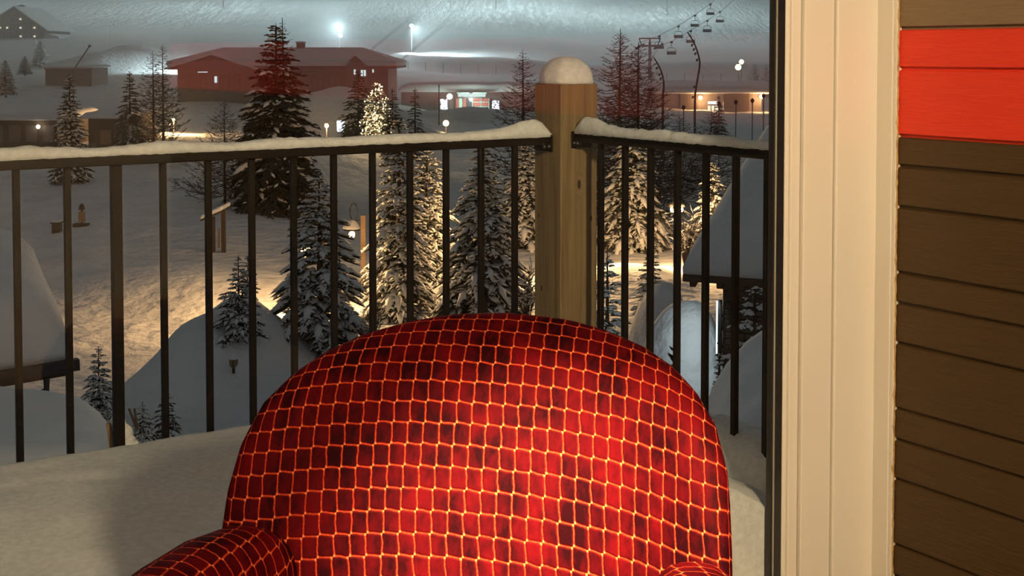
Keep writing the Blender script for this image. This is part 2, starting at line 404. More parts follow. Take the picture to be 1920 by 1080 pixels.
# ================================================================== THE ROOM
def ws_obj(mb, name, mat, parent=None, **k):
    """mesh whose coordinates run along the wall directions (x along the window, y out through it)"""
    return mb.build(name, mat, parent, rz=None if parent else ANG, **k)
B0 = 2.15            # plane of the window frame's face
ASID = 2.4566 + 0.022   # plane of the siding's backing
BACK = -2.85; LEFTA = -3.4; CEIL = 2.62
floor = ws_obj(MB().box(LEFTA - .1, ASID + .12, BACK - .1, B0 + .13, -0.12, 0), 'floor', FLOORM); tag(floor, 'brown oak floor of the room', kind='structure')
ceil = ws_obj(MB().box(LEFTA - .1, ASID + .12, BACK - .1, B0 + .13, CEIL, CEIL + .12), 'ceiling', PLASTER); tag(ceil, 'plain pale ceiling of the room', kind='structure')
wb_ = ws_obj(MB().box(LEFTA - .1, ASID + .12, BACK - .12, BACK, 0, CEIL), 'wall_back', PLASTER); tag(wb_, 'beige plaster wall behind the chair side', kind='structure')
wl = ws_obj(MB().box(LEFTA - .12, LEFTA, BACK, B0 + .13, 0, CEIL), 'wall_left', PLASTER); tag(wl, 'beige plaster side wall', kind='structure')
wf = ws_obj(MB().box(LEFTA, -1.6, B0, B0 + .05, 0, CEIL).box(-1.6, 2.4566, B0, B0 + .05, 2.42, CEIL), 'wall_front', PLASTER); tag(wf, 'beige plaster wall around the window', kind='structure')
wr = ws_obj(MB().box(ASID, ASID + .12, BACK, B0 + .13, 0, CEIL), 'wall_right', MORTAR); tag(wr, 'wall clad in painted horizontal lap siding', kind='structure')

# siding boards, set out from the rows seen at the corner (x=1683, 3.39 m away here)
DC = 3.085
def zrow(py): return P(1683, py, DC).z
rows = [258 - 127]
rows_px = [-330, -275, -198, -75, -18, 56, 131, 257, 313, 390, 513, 570, 645, 768, 826, 900, 1023, 1081, 1155, 1278, 1336, 1410]
brd_mb_cache = {}
b_end = B0 - 0.075
for i in range(len(rows_px) - 1):
    zt = zrow(rows_px[i]); zb = zrow(rows_px[i + 1])
    if zb < 0.02: zb = 0.02
    if zt > CEIL - .005: zt = CEIL - .005
    if zt - zb < 0.01: continue
    mid = (rows_px[i] + rows_px[i + 1]) / 2
    mat = SIDE_RED if 56 <= mid <= 257 else (SIDE_TAUPE if mid < 56 else SIDE_BROWN)
    g = 0.0075                                  # groove under each board
    mb = MB()
    # bevelled lap profile in (a, z), extruded along the wall
    prof = [(ASID, zb + g), (ASID - .0125, zb + g), (ASID - .014, zb + g + .0015), (ASID - .0125, zt - .003), (ASID - .0065, zt), (ASID, zt)]
    mb.prism(prof, BACK, b_end)
    ob = mb.build('board', mat, wr, fix=True)
    mb2 = MB().box(ASID - .004, ASID, BACK, b_end, zb, zb + g)
    mb2.build('groove', mat, ob)
# caulk bead beside the trim
mb = MB(); pts = []
for i in range(240):
    z = 0.02 + (CEIL - .04) * i / 239
    pts.append((ASID - .0165 + .002 * mnoise.noise(Vector((0, 0, z * 40))), b_end - .001 + .0025 * mnoise.noise(Vector((3, 1, z * 55))), z))
mb.tube(pts, 0.0035, 5)
tr = MB()
# trim_1: corner casing standing on the siding wall
CA = 2.4566
tr.box(CA - 0.001, ASID, B0 - .066, B0 + .02, 0, CEIL)
trim = tr.build('trim_1', FRAMEW, rz=ANG, bevel=.002); tag(trim, 'cream corner casing between window frame and siding', kind='structure')
MB().box(CA + 0.0015, ASID, B0 - .077, B0 - .066, 0, CEIL).build('casing_lip', FRAMEW, trim, bevel=.0015)
mb.build('caulk_bead', CAULK, trim, smooth=True)

# window_1
WZ0, WZ1 = 0.10, 2.42; WA0 = -1.6
win = empty('window_1', (0, 0, 0), ANG); tag(win, 'large fixed window with wide cream frame and dark seal', kind='structure')
def a_of(px, b=B0):
    r = (px - 960) / F; z = b / (S.y + S.x * r); return z * (W.x * r + W.y)
aR, a1, a2 = a_of(1475), a_of(1500), a_of(1556)
fr = MB()
fr.box(a2 + .001, CA, B0 - .022, B0 + .05, 0, CEIL)                      # wide casing board
fr.build('casing', FRAMEW, win, bevel=.004)
MB().box(a1 + .001, a2 - .0008, B0 - .014, B0 + .05, 0, CEIL).build('outer_frame', FRAMEW, win, bevel=.0025)
MB().box(aR + .012, a1 - .0008, B0 - .004, B0 + .05, WZ0 - .1, CEIL).build('sash', FRAMEW, win, bevel=.003)
MB().box(aR, aR + .0125, B0 + .002, B0 + .05, WZ0, WZ1).build('glazing_bead', FRAMEW, win, bevel=.003)
MB().box(aR - .0008, aR + .001, B0 + .006, B0 + .028, WZ0, WZ1).build('seal', GASKET, win)
MB().box(aR - .006, aR - .0006, B0 + .034, B0 + .05, WZ0, WZ1).build('seal', GASKET, win)
MB().box(WA0, aR, B0 - .004, B0 + .05, 0, WZ0).build('sill_frame', FRAMEW, win, bevel=.003)
MB().box(WA0, aR, B0 - .004, B0 + .05, WZ1, WZ1 + .08).build('head_frame', FRAMEW, win, bevel=.003)
MB().box(WA0, WA0 + .1, B0 - .004, B0 + .05, WZ0, WZ1).build('sash', FRAMEW, win, bevel=.003)
MB().box(WA0 + .1, aR - .001, B0 + .028, B0 + .034, WZ0, WZ1).build('pane', GLASS, win)
# light switch on the back wall (seen mirrored in the pane)
sw = empty('light_switch', WS(2.15, BACK, 1.44), ANG); tag(sw, 'small white light switch on the beige back wall', 'switch')
MB().box(-.045, .045, 0, .008, -.045, .045).build('plate', FRAMEW, sw, bevel=.002)
MB().box(-.022, .022, .008, .014, -.03, .03).build('rocker', FRAMEW, sw, bevel=.002)

# ================================================================== ARMCHAIR
def armchair():
    root = empty('armchair', (-0.045, 1.90, 0), math.radians(-12))
    tag(root, 'red velvet armchair with golden stitched lattice and rounded back', 'armchair')
    def uvgrid(name, grid, us, vs, closed_u=False):
        """grid of points with UV in metres"""
        ny = len(grid); nx = len(grid[0])
        vsx = [p for row in grid for p in row]; fs = []
        for j in range(ny - 1):
            for i in range(nx - 1): fs.append((j * nx + i, j * nx + i + 1, (j + 1) * nx + i + 1, (j + 1) * nx + i))
        me = bpy.data.meshes.new(name); me.from_pydata([tuple(p) for p in vsx], [], fs)
        me.materials.append(FABRIC)
        uvl = me.uv_layers.new(name='UVMap')
        for poly in me.polygons:
            poly.use_smooth = True
            for li in poly.loop_indices:
                vi = me.loops[li].vertex_index; j, i = divmod(vi, nx)
                uvl.data[li].uv = (us[j][i], vs[j][i])
        import bmesh
        bm = bmesh.new(); bm.from_mesh(me); bmesh.ops.remove_doubles(bm, verts=bm.verts, dist=1e-5); bmesh.ops.recalc_face_normals(bm, faces=bm.faces); bm.to_mesh(me); bm.free()
        o = bpy.data.objects.new(name, me); C.objects.link(o); o.parent = root
        return o
    # ---- backrest: outline (height -> half width) taken as a rounded arch
    ZB, ZT = 0.30, 0.934
    prof = [(0.300, .372), (0.420, .374), (0.545, .372), (0.635, .368), (0.707, .366), (0.770, .358), (0.820, .340), (0.856, .309), (0.883, .270), (0.903, .222), (0.919, .158), (0.929, .095), (ZT, .0)]
    def hw(z):
        for (z0, w0), (z1, w1) in zip(prof, prof[1:]):
            if z0 <= z <= z1: return w0 + (w1 - w0) * (z - z0) / (z1 - z0)
        return 0
    def ztop(x):
        lo, hi = ZB, ZT
        for _ in range(40):
            m_ = (lo + hi) / 2
            if hw(m_) > abs(x): lo = m_
            else: hi = m_
        return lo
    def centre(x, z):                       # mid surface: wraps forward at the sides, leans back at the top
        q = abs(x) / .37
        t = (z - ZB) / (ZT - ZB)
        return -0.155 * q ** 2.4 * (1 - .25 * t) + 0.06 * t + 0.13 * t ** 4
    # two pillows (front and back) over a polar-like grid: columns x, rows up to the outline
    T = 0.062
    NX, NZ = 64, 44
    def surf(front):
        grid = []; 
        for j in range(NZ + 1):
            row = []
            for i in range(NX + 1):
                s_ = math.sin((i / NX - .5) * math.pi)          # crowd columns at the edges
                t = math.sin(j / NZ * math.pi / 2)              # crowd rows at the top
                # square-to-arch mapping
                z = ZB + (ZT - ZB) * t
                x = s_ * .374
                zt = ztop(x * .9999)
                z = ZB + (zt - ZB) * t
                edge = (1 - abs(s_) ** 7) * (1 - t ** 9)
                # distance-to-rim style rounding
                rim = min(1, ((zt - z) / .075)); rx = min(1, (hw(z) - abs(x)) / .075 + 0) if hw(z) > 0 else 0
                rim = max(0, min(rim, max(rx, 0)))
                th = T * math.sqrt(max(0, 1 - (1 - rim) ** 2))
                y = centre(x, z) + (-th if front else th)
                row.append(Vector((x, y, z)))
            grid.append(row)
        return grid
    for name, fr_ in (('backrest', True), ('back_panel', False)):
        g = surf(fr_)
        us = []; vs = []
        # arc lengths from the centre column and the bottom row
        ic = NX // 2
        for j in range(NZ + 1):
            u = [0] * (NX + 1)
            for i in range(ic + 1, NX + 1): u[i] = u[i - 1] + (Vector((g[j][i].x, g[j][i].y)) - Vector((g[j][i - 1].x, g[j][i - 1].y))).length
            for i in range(ic - 1, -1, -1): u[i] = u[i + 1] - (Vector((g[j][i].x, g[j][i].y)) - Vector((g[j][i + 1].x, g[j][i + 1].y))).length
            us.append(u)
        for j in range(NZ + 1):
            vs.append([0 if j == 0 else vs[j - 1][i] + (g[j][i] - g[j - 1][i]).length for i in range(NX + 1)])
        # keep thread columns as vertical as on the real cover: use the row at mid height for u
        jm = NZ // 2
        us = [[0.35 * us[j][i] + 0.65 * us[jm][i] for i in range(NX + 1)] for j in range(NZ + 1)]
        uvgrid(name, g, us, vs)
    # ---- arms: fat rounded rolls running forward from the back
    for sgn in (-1, 1):
        path = [(0.318, 0.06, .53), (.315, -.03, .565), (.322, -.12, .592), (.338, -.20, .600), (.352, -.30, .600), (.36, -.42, .595), (.36, -.52, .585), (.358, -.575, .54), (.356, -.60, .51)]
        rads = [(.05, .06), (.062, .075), (.068, .083), (.07, .085), (.07, .085), (.07, .085), (.068, .08), (.052, .06), (.008, .01)]
        # resample smooth
        pts = []; rr = []
        for k in range(len(path) - 1):
            for q in range(4):
                t = q / 4; a = Vector(path[k]); b_ = Vector(path[k + 1]); t2 = t
                pts.append(a.lerp(b_, t2)); rr.append((rads[k][0] * (1 - t) + rads[k + 1][0] * t, rads[k][1] * (1 - t) + rads[k + 1][1] * t))
        pts.append(Vector(path[-1])); rr.append(rads[-1])
        grid = []; us = []; vs = []; ln = 0; n = 30
        for k, p in enumerate(pts):
            if k: ln += (p - pts[k - 1]).length
            row = []; ur = []; vr = []; arc = 0
            for q in range(n + 1):
                a = -math.pi / 2 + 2 * math.pi * q / n
                ca, sa = math.cos(a), math.sin(a)
                # lower half hangs straight down to the base
                x = rr[k][0] * math.copysign(abs(ca) ** .8, ca); z = rr[k][1] * sa if sa > 0 else -min(1, abs(sa) * 1.6) * (p.z - 0.26) * (rr[k][1] / .085 if rr[k][1] < .03 else 1)
                pt = Vector((sgn * (p.x) + x, p.y, p.z + z))
                if q: arc += (pt - row[-1]).length
                row.append(pt); ur.append(ln); vr.append(arc)
            grid.append(row); us.append(ur); vs.append(vr)
        uvgrid('armrest', grid, us, vs)
    # ---- seat cushion and base
    def cushion(name, x0, x1, y0, y1, z0, z1, e=.06):
        n = 20; grid = []; us = []; vs = []
        m_ = 24
        for j in range(m_ + 1):
            a = -math.pi / 2 + math.pi * j / m_
            row = []; ur = []; vr = []
            for i in range(4 * n + 1):
                b_ = 2 * math.pi * i / (4 * n)
                ex = .28
                f = lambda w: math.copysign(abs(w) ** ex, w)
                r = abs(math.cos(a)) ** .35 if abs(math.cos(a)) > 1e-6 else 0
                x = (x0 + x1) / 2 + (x1 - x0) / 2 * r * f(math.cos(b_)); y = (y0 + y1) / 2 + (y1 - y0) / 2 * r * f(math.sin(b_))
                z = (z0 + z1) / 2 + (z1 - z0) / 2 * math.copysign(abs(math.sin(a)) ** .6, math.sin(a))
                row.append(Vector((x, y, z))); ur.append(x); vr.append(y + z)
            grid.append(row); us.append(ur); vs.append(vr)
        uvgrid(name, grid, us, vs)
    cushion('seat_cushion', -.315, .315, -.60, .02, .30, .45)
    cushion('seat_base', -.36, .36, -.57, .10, .17, .31)
    for sx, sy in ((-.3, -.5), (.3, -.5), (-.28, .05), (.28, .05)):
        MB().lathe([(.013, 0), (.022, .17), (.024, .19)], 12, (sx, sy, 0)).build('leg', LUMBER, root, smooth=True)
    return root
chair = armchair()

# ================================================================== BALCONY
DECKZ = E - 1.30
SNZ = E - 0.955
A_POST = 2.322; B_RAIL = 3.213
deck = empty('balcony_deck', (0, 0, 0), ANG); tag(deck, 'wooden balcony deck under deep snow', kind='structure')
for i in range(8):
    MB().box(-1.9, 2.44, 2.29 + i * .132, 2.29 + i * .132 + .127, DECKZ - .03, DECKZ).build('plank', DECKM, deck)
MB().box(-1.9, 2.44, 2.30, 3.33, DECKZ - .20, DECKZ - .031).build('joist', LUMBER, deck)
# deep snow on the deck
mb = MB(); NA, NB = 150, 60
def deck_h(a, b):
    z = SNZ + .012 * fbm(a * 1.6, b * 1.6, 3) + .004 * fbm(a * 9, b * 9, 1)
    k = max(0, min(1, (a - 1.95) / .4)); k = k * k * (3 - 2 * k)
    z -= .135 * k
    w_ = max(0, min(1, (2.33 - b) / .124)); z -= .05 * w_ * w_ * (k + .15)
    e = max(0, min(1, (b - 3.16) / .1)); z -= .10 * e * e
    # a little mound where the drift climbs the far rail
    return z
for j in range(NB + 1):
    for i in range(NA + 1):
        a = -1.9 + 4.33 * i / NA; b = 2.206 + (3.31 - 2.206) * j / NB
        mb.v.append((a, b, deck_h(a, b)))
for j in range(NB):
    for i in range(NA):
        q = j * (NA + 1) + i; mb.f.append((q, q + 1, q + NA + 2, q + NA + 1))
n0 = len(mb.v); ring = [i for i in range(NA + 1)] + [j * (NA + 1) + NA for j in range(1, NB + 1)] + [NB * (NA + 1) + i for i in range(NA - 1, -1, -1)] + [j * (NA + 1) for j in range(NB - 1, 0, -1)]
for r in ring: v = mb.v[r]; mb.v.append((v[0], v[1], DECKZ))
for k in range(len(ring)): k2 = (k + 1) % len(ring); mb.f.append((ring[k], n0 + k, n0 + k2, ring[k2]))
ds = mb.build('deck_snow', SNOWG, smooth=True, rz=ANG); tag(ds, 'thick smooth snow lying on the balcony deck', 'snow', kind='stuff')

# wooden corner post
q = 0.0682
post = empty('corner_post', WS(A_POST, B_RAIL, 0), ANG)
tag(post, 'square pine corner post of the balcony railing', 'post')
ZPT = P(1060, 157, 3.93).z
pm = MB().box(-q, q, -q, q, DECKZ - .6 - ZPT, 0)
po = pm.build('timber', POSTM, post, bevel=.004, loc=(0, 0, ZPT))
# snow cap
mb = MB(); n = 48; prof = []
for k in range(15):
    t = k / 14 * math.pi / 2
    prof.append((math.cos(t) ** .8 if k < 14 else 0.001, math.sin(t)))
for r, z in prof:
    for i in range(n):
        a = 2 * math.pi * i / n
        sq = 1 / max(abs(math.cos(a)), abs(math.sin(a))) ** .55
        rr = .0725 * r * min(sq, 1.16) * (1 + .03 * mnoise.noise(Vector((math.cos(a) * 2, math.sin(a) * 2, z * 3))))
        mb.v.append((rr * math.cos(a), rr * math.sin(a), .081 * z + .002 * mnoise.noise(Vector((r * math.cos(a) * 9, r * math.sin(a) * 9, z * 9)))))
for j in range(14):
    for i in range(n): a = j * n + i; b = j * n + (i + 1) % n; mb.f.append((a, b, b + n, a + n))
mb.f.append(tuple(reversed(range(n))))
cap = mb.build('post_snow_cap', SNOWG, smooth=True, loc=WS(A_POST, B_RAIL, ZPT), rz=ANG); tag(cap, 'rounded dome of snow on top of the corner post', 'snow')

# railings
BW = 0.0158
def railing(label, along, fixed, start, step, count, zb, thick, end, dirn):
    """along: 'a' (rail parallel to the window) or 'b'"""
    root = empty('balcony_railing', WS(A_POST, B_RAIL, 0), ANG); tag(root, label, 'railing')
    def bx(u0, u1, w, z0, z1):
        u0, u1 = min(u0, u1), max(u0, u1)
        if along == 'a': return MB().box(u0 - A_POST, u1 - A_POST, -w / 2, w / 2, z0, z1)
        return MB().box(-w / 2, w / 2, u0 - B_RAIL, u1 - B_RAIL, z0, z1)
    pe = (A_POST if along == 'a' else B_RAIL) - q
    bx(pe - .002, end, .044, zb, zb + .027).build('top_rail', IRON, root, bevel=.002)
    bx(pe - .03, end, .03, DECKZ + .06, DECKZ + .09).build('bottom_rail', IRON, root)
    for k in range(count):
        u = start - step * k; w = BW * (1.55 if k in thick else 1)
        bx(u - w / 2, u + w / 2, w, DECKZ + .0, zb).build('baluster', IRON, root, bevel=.0015)
    br = bx(pe - .035, pe - .0015, .05, zb - .018, zb + .012).build('bracket', IRON, root, bevel=.008)
    br2 = bx(pe - .006, pe - .0005, .062, zb - .02, zb + .03).build('bracket', IRON, root, bevel=.002)
    for du, dw in ((-.0285, -.026), (-.012, -.026)):
        m_ = MB().sphere((0, 0, 0), .0042, 10, 6)
        loc = Vector((pe - A_POST + du, dw, zb - .004)) if along == 'a' else Vector((dw, pe - B_RAIL + du, zb - .004))
        m_.build('bolt', BOLT, br, smooth=True, loc=loc)
    return root, pe
zL = P(1000, 272, 3.9).z; zR = P(1127, 268.5, 3.815).z
ra, peA = railing('long dark metal balcony railing parallel to the window, left of the wooden post', 'a', B_RAIL, 2.136, .1176, 18, zL, (10,), -0.15, -1)
rb, peB = railing('short dark metal balcony railing between wooden post and window frame', 'b', A_POST, 3.038, .1135, 7, zR, (), 2.32, -1)
# snow lying along the rails
def rail_snow(label, along, u0, u1, zb):
    mb = MB(); n = 170; m_ = 9
    for k in range(n + 1):
        u = u0 + (u1 - u0) * k / n; dpost = abs(u - u0)
        h = .021 + .010 * mnoise.noise(Vector((u * 6, 1, 2))) + .004 * mnoise.noise(Vector((u * 30, 5, 2)))
        h += .030 * math.exp(-((dpost - .055) / .075) ** 2)
        h *= min(1, (dpost + .004) / .035) ** .6
        if k == n: h = .006
        wd = .024 + .002 * mnoise.noise(Vector((u * 25, 9, 4)))
        for i in range(m_ + 1):
            t = math.pi * i / m_
            x = wd * math.cos(t); z = h * math.sin(t) ** .7 + .0022 * mnoise.noise(Vector((u * 70, i * 1.3, 0))) - (.004 if i in (0, m_) else 0)
            mb.v.append((u - A_POST, x, zb + .0275 + z) if along == 'a' else (x, u - B_RAIL, zb + .0275 + z))
    w_ = m_ + 1
    for k in range(n):
        for i in range(m_): a = k * w_ + i; mb.f.append((a, a + 1, a + 1 + w_, a + w_))
        mb.f.append((k * w_, k * w_ + w_, k * w_ + w_ + m_, k * w_ + m_))
    mb.f.append(tuple(range(m_ + 1))); mb.f.append(tuple(reversed([n * w_ + i for i in range(w_)])))
    o = mb.build('rail_snow', SNOWG, smooth=True, loc=WS(A_POST, B_RAIL, 0), rz=ANG, fix=True)
    tag(o, label, 'snow', 'snow strips on the railings')
rail_snow('strip of snow lying along the long railing left of the wooden post', 'a', peA, -0.15, zL)
rail_snow('strip of snow lying along the short railing by the window frame', 'b', peB, 2.32, zR)
# snow clinging to the thick baluster, with the stake it leans on
sc = empty('snow_clump', WS(2.136 - .1176 * 9.92, B_RAIL + .02, SNZ - .06), ANG); tag(sc, 'small clump of snow leaning on a stake by the thick baluster', 'snow')
mb = MB()
for k, (dx, dz, r) in enumerate(((.02, .03, .03), (.015, .06, .026), (.003, .09, .02), (.03, .01, .035))): mb.sphere((dx, .03, dz), r, 12, 8, 1.0)
mb.build('lump', SNOWG, sc, smooth=True)
MB().bar((-.005, .02, -.05), (-.02, .03, .09), .008, .012).build('stake', LUMBERL, sc)
# small drift right of the deck, at the railing's foot
mb = MB()
snow_slab(mb, WS(2.25, 2.30, E - 1.10), WS(2.50, 2.30, E - 1.10), WS(2.50, 3.0, E - 1.10), WS(2.25, 3.0, E - 1.10), .10, 20, 24, .3, .03, 6, .02, seed=5)
o = mb.build('snow_drift', SNOWG, smooth=True); tag(o, 'low snow drift at the foot of the short railing', 'snow')

# ================================================================== TERRAIN
DEP = [5, 8, 14, 20, 28, 35, 42, 50, 60, 75, 95, 130, 170, 220, 300, 420, 600, 900, 1500]
COLS = [-400, 0, 300, 600, 900, 1200, 1400, 2400]
TAB = {
 -400: [3500, 2200, 1350, 1000, 790, 650, 560, 480, 400, 330, 280, 225, 190, 145, 105, 55, -30, -200, -420],
 0:    [3500, 2200, 1350, 1000, 790, 650, 560, 480, 400, 330, 280, 225, 190, 145, 105, 55, -30, -200, -420],
 300:  [3500, 2200, 1350, 1000, 790, 660, 560, 470, 390, 315, 260, 215, 190, 150, 110, 60, -30, -200, -420],
 600:  [3500, 2200, 1350, 1000, 760, 640, 560, 485, 415, 330, 270, 225, 197, 160, 118, 62, -30, -200, -420],
 900:  [3500, 2200, 1350, 1000, 740, 620, 540, 480, 420, 340, 290, 250, 232, 205, 140, 66, -30, -220, -420],
 1200: [3500, 2200, 1350, 1000, 720, 590, 520, 470, 410, 340, 295, 255, 225, 195, 155, 84, -15, -220, -420],
 1400: [3500, 2200, 1300, 930, 700, 590, 520, 450, 390, 330, 290, 250, 225, 205, 158, 88, -15, -220, -420],
 2400: [3500, 2200, 1300, 930, 700, 590, 520, 450, 390, 330, 290, 250, 225, 195, 140, 80, -20, -220, -420]}
def P_h(px, py, d): return P(px, py, d).z
HT = {c: [P_h(c, y, d) for y, d in zip(TAB[c], DEP)] for c in COLS}
MOUNDS = [  # px, depth, radius across, radius along, height
 (405, 31.5, 1.35, 2.2, 1.35), (300, 30.0, 1.1, 1.8, .55), (500, 33, 1.4, 2, .8),
 (1240, 29.5, .75, 1.0, 1.75), (1280, 31, .9, 1.2, .9), (1160, 40, 2.2, 2.5, .7), (1276, 22.3, 1.0, 1.3, 2.95),
 (330, 44, 4, 3, .5), (110, 26, 2.2, 2.0, .5), (640, 75, 5, 3, 2.0), (590, 120, 7, 5, 2.2), (690, 118, 6, 5, 1.7),
 (850, 180, 6, 6, .8), (935, 180, 7, 6, 1.4), (785, 340, 7, 8, 1.2), (230, 260, 12, 10, 3.5), (250, 290, 8, 8, 3.5), (900, 320, 30, 12, 2.5), (1350, 330, 35, 15, 3.0)]
def sm(t): return t * t * (3 - 2 * t)
def ground(X, Y):
    Y = max(Y, DEP[0]); px = 960 + F * X / Y
    px = max(COLS[0], min(COLS[-1] - 1e-3, px))
    ci = max(i for i in range(len(COLS)) if COLS[i] <= px); ci = min(ci, len(COLS) - 2)
    t = sm((px - COLS[ci]) / (COLS[ci + 1] - COLS[ci]))
    Yc = min(Y, DEP[-1] - .01)
    di = max(i for i in range(len(DEP)) if DEP[i] <= Yc); di = min(di, len(DEP) - 2)
    s_ = (math.log(Yc) - math.log(DEP[di])) / (math.log(DEP[di + 1]) - math.log(DEP[di]))
    def cub(arr):
        p0 = arr[max(di - 1, 0)]; p1 = arr[di]; p2 = arr[di + 1]; p3 = arr[min(di + 2, len(arr) - 1)]
        m1 = (p2 - p0) / 2 * .7; m2 = (p3 - p1) / 2 * .7
        return (2 * s_**3 - 3 * s_**2 + 1) * p1 + (s_**3 - 2 * s_**2 + s_) * m1 + (-2 * s_**3 + 3 * s_**2) * p2 + (s_**3 - s_**2) * m2
    z = cub(HT[COLS[ci]]) * (1 - t) + cub(HT[COLS[ci + 1]]) * t
    for mpx, md, rx, ry, h in MOUNDS:
        mx = (mpx - 960) / F * md
        e = ((X - mx) / rx) ** 2 + ((Y - md) / ry) ** 2
        if e < 9: z += h * math.exp(-e ** 1.5)
    z += (.16 if Y > 20 else .05) * fbm(X * .22, Y * .22, 2) * min(1.8, max(.4, Y / 60))
    if Y > 380: z += 2.2 * fbm(X * .02, Y * .012, 7) * min(1, (Y - 380) / 150)
    return z
mb = MB(); NC, ND = 230, 270
dl = [math.exp(math.log(5.2) + (math.log(1400) - math.log(5.2)) * j / ND) for j in range(ND + 1)]
for d in dl:
    for i in range(NC + 1):
        px = -900 + 3600 * i / NC
        X = (px - 960) / F * d
        mb.v.append((X, d, ground(X, d)))
for j in range(ND):
    for i in range(NC): a = j * (NC + 1) + i; mb.f.append((a, a + 1, a + NC + 2, a + NC + 1))

def terrain_mat():
    m, nt, out = _mat('snow_terrain'); N = nt.nodes; L = nt.links
    b = N.new('ShaderNodeBsdfPrincipled'); L.new(b.outputs[0], out.inputs[0]); b.inputs['Roughness'].default_value = .9; b.inputs['Specular IOR Level'].default_value = .1
    tc = N.new('ShaderNodeTexCoord')
    n = N.new('ShaderNodeTexNoise'); n.inputs['Scale'].default_value = .5; n.inputs['Detail'].default_value = 7; L.new(tc.outputs['Object'], n.inputs['Vector'])
    r = N.new('ShaderNodeValToRGB'); r.color_ramp.elements[0].position = .3; r.color_ramp.elements[1].position = .6
    r.color_ramp.elements[0].color = (.74, .74, .75, 1); r.color_ramp.elements[1].color = (.85, .85, .85, 1)
    L.new(n.outputs['Fac'], r.inputs[0]); L.new(r.outputs[0], b.inputs['Base Color'])
    # groomed and skied tracks on the mountain: stretched ridges, only far away
    mp = N.new('ShaderNodeMapping'); mp.inputs['Rotation'].default_value = (0, 0, math.radians(28)); mp.inputs['Scale'].default_value = (.16, .028, .05)
    L.new(tc.outputs['Object'], mp.inputs[0])
    n2 = N.new('ShaderNodeTexNoise'); n2.inputs['Scale'].default_value = 2.2; n2.inputs['Detail'].default_value = 7; n2.inputs['Roughness'].default_value = .62; n2.inputs['Distortion'].default_value = 1.4
    L.new(mp.outputs[0], n2.inputs['Vector'])
    sx = N.new('ShaderNodeSeparateXYZ'); L.new(tc.outputs['Object'], sx.inputs[0])
    far = N.new('ShaderNodeMapRange'); far.inputs['From Min'].default_value = 430; far.inputs['From Max'].default_value = 620; far.inputs['To Min'].default_value = 0; far.inputs['To Max'].default_value = 18.0
    L.new(sx.outputs[1], far.inputs[0])
    mu = N.new('ShaderNodeMath'); mu.operation = 'MULTIPLY'; L.new(n2.outputs['Fac'], mu.inputs[0]); L.new(far.outputs[0], mu.inputs[1])
    n3 = N.new('ShaderNodeTexNoise'); n3.inputs['Scale'].default_value = 1.6; n3.inputs['Detail'].default_value = 6; L.new(tc.outputs['Object'], n3.inputs['Vector'])
    ma = N.new('ShaderNodeMath'); ma.operation = 'MULTIPLY_ADD'; ma.inputs[1].default_value = .18; L.new(n3.outputs['Fac'], ma.inputs[0]); L.new(mu.outputs[0], ma.inputs[2])
    bp = N.new('ShaderNodeBump'); bp.inputs['Strength'].default_value = 1; bp.inputs['Distance'].default_value = 1; L.new(ma.outputs[0], bp.inputs['Height'])
    L.new(bp.outputs[0], b.inputs['Normal'])
    return m
terr = mb.build('snow_ground', terrain_mat(), smooth=True); tag(terr, 'snow covered valley and ski slopes', kind='structure')
def G(px, d):
    X = (px - 960) / F * d
    return Vector((X, d, ground(X, d)))

def hit(px, py, d0=9.0):
    """where the ground is first met along the sight line through a pixel"""
    d = d0
    while d < 900:
        p = P(px, py, d)
        if p.z <= ground(p.x, p.y): return p
        d *= 1.01
    return P(px, py, d)

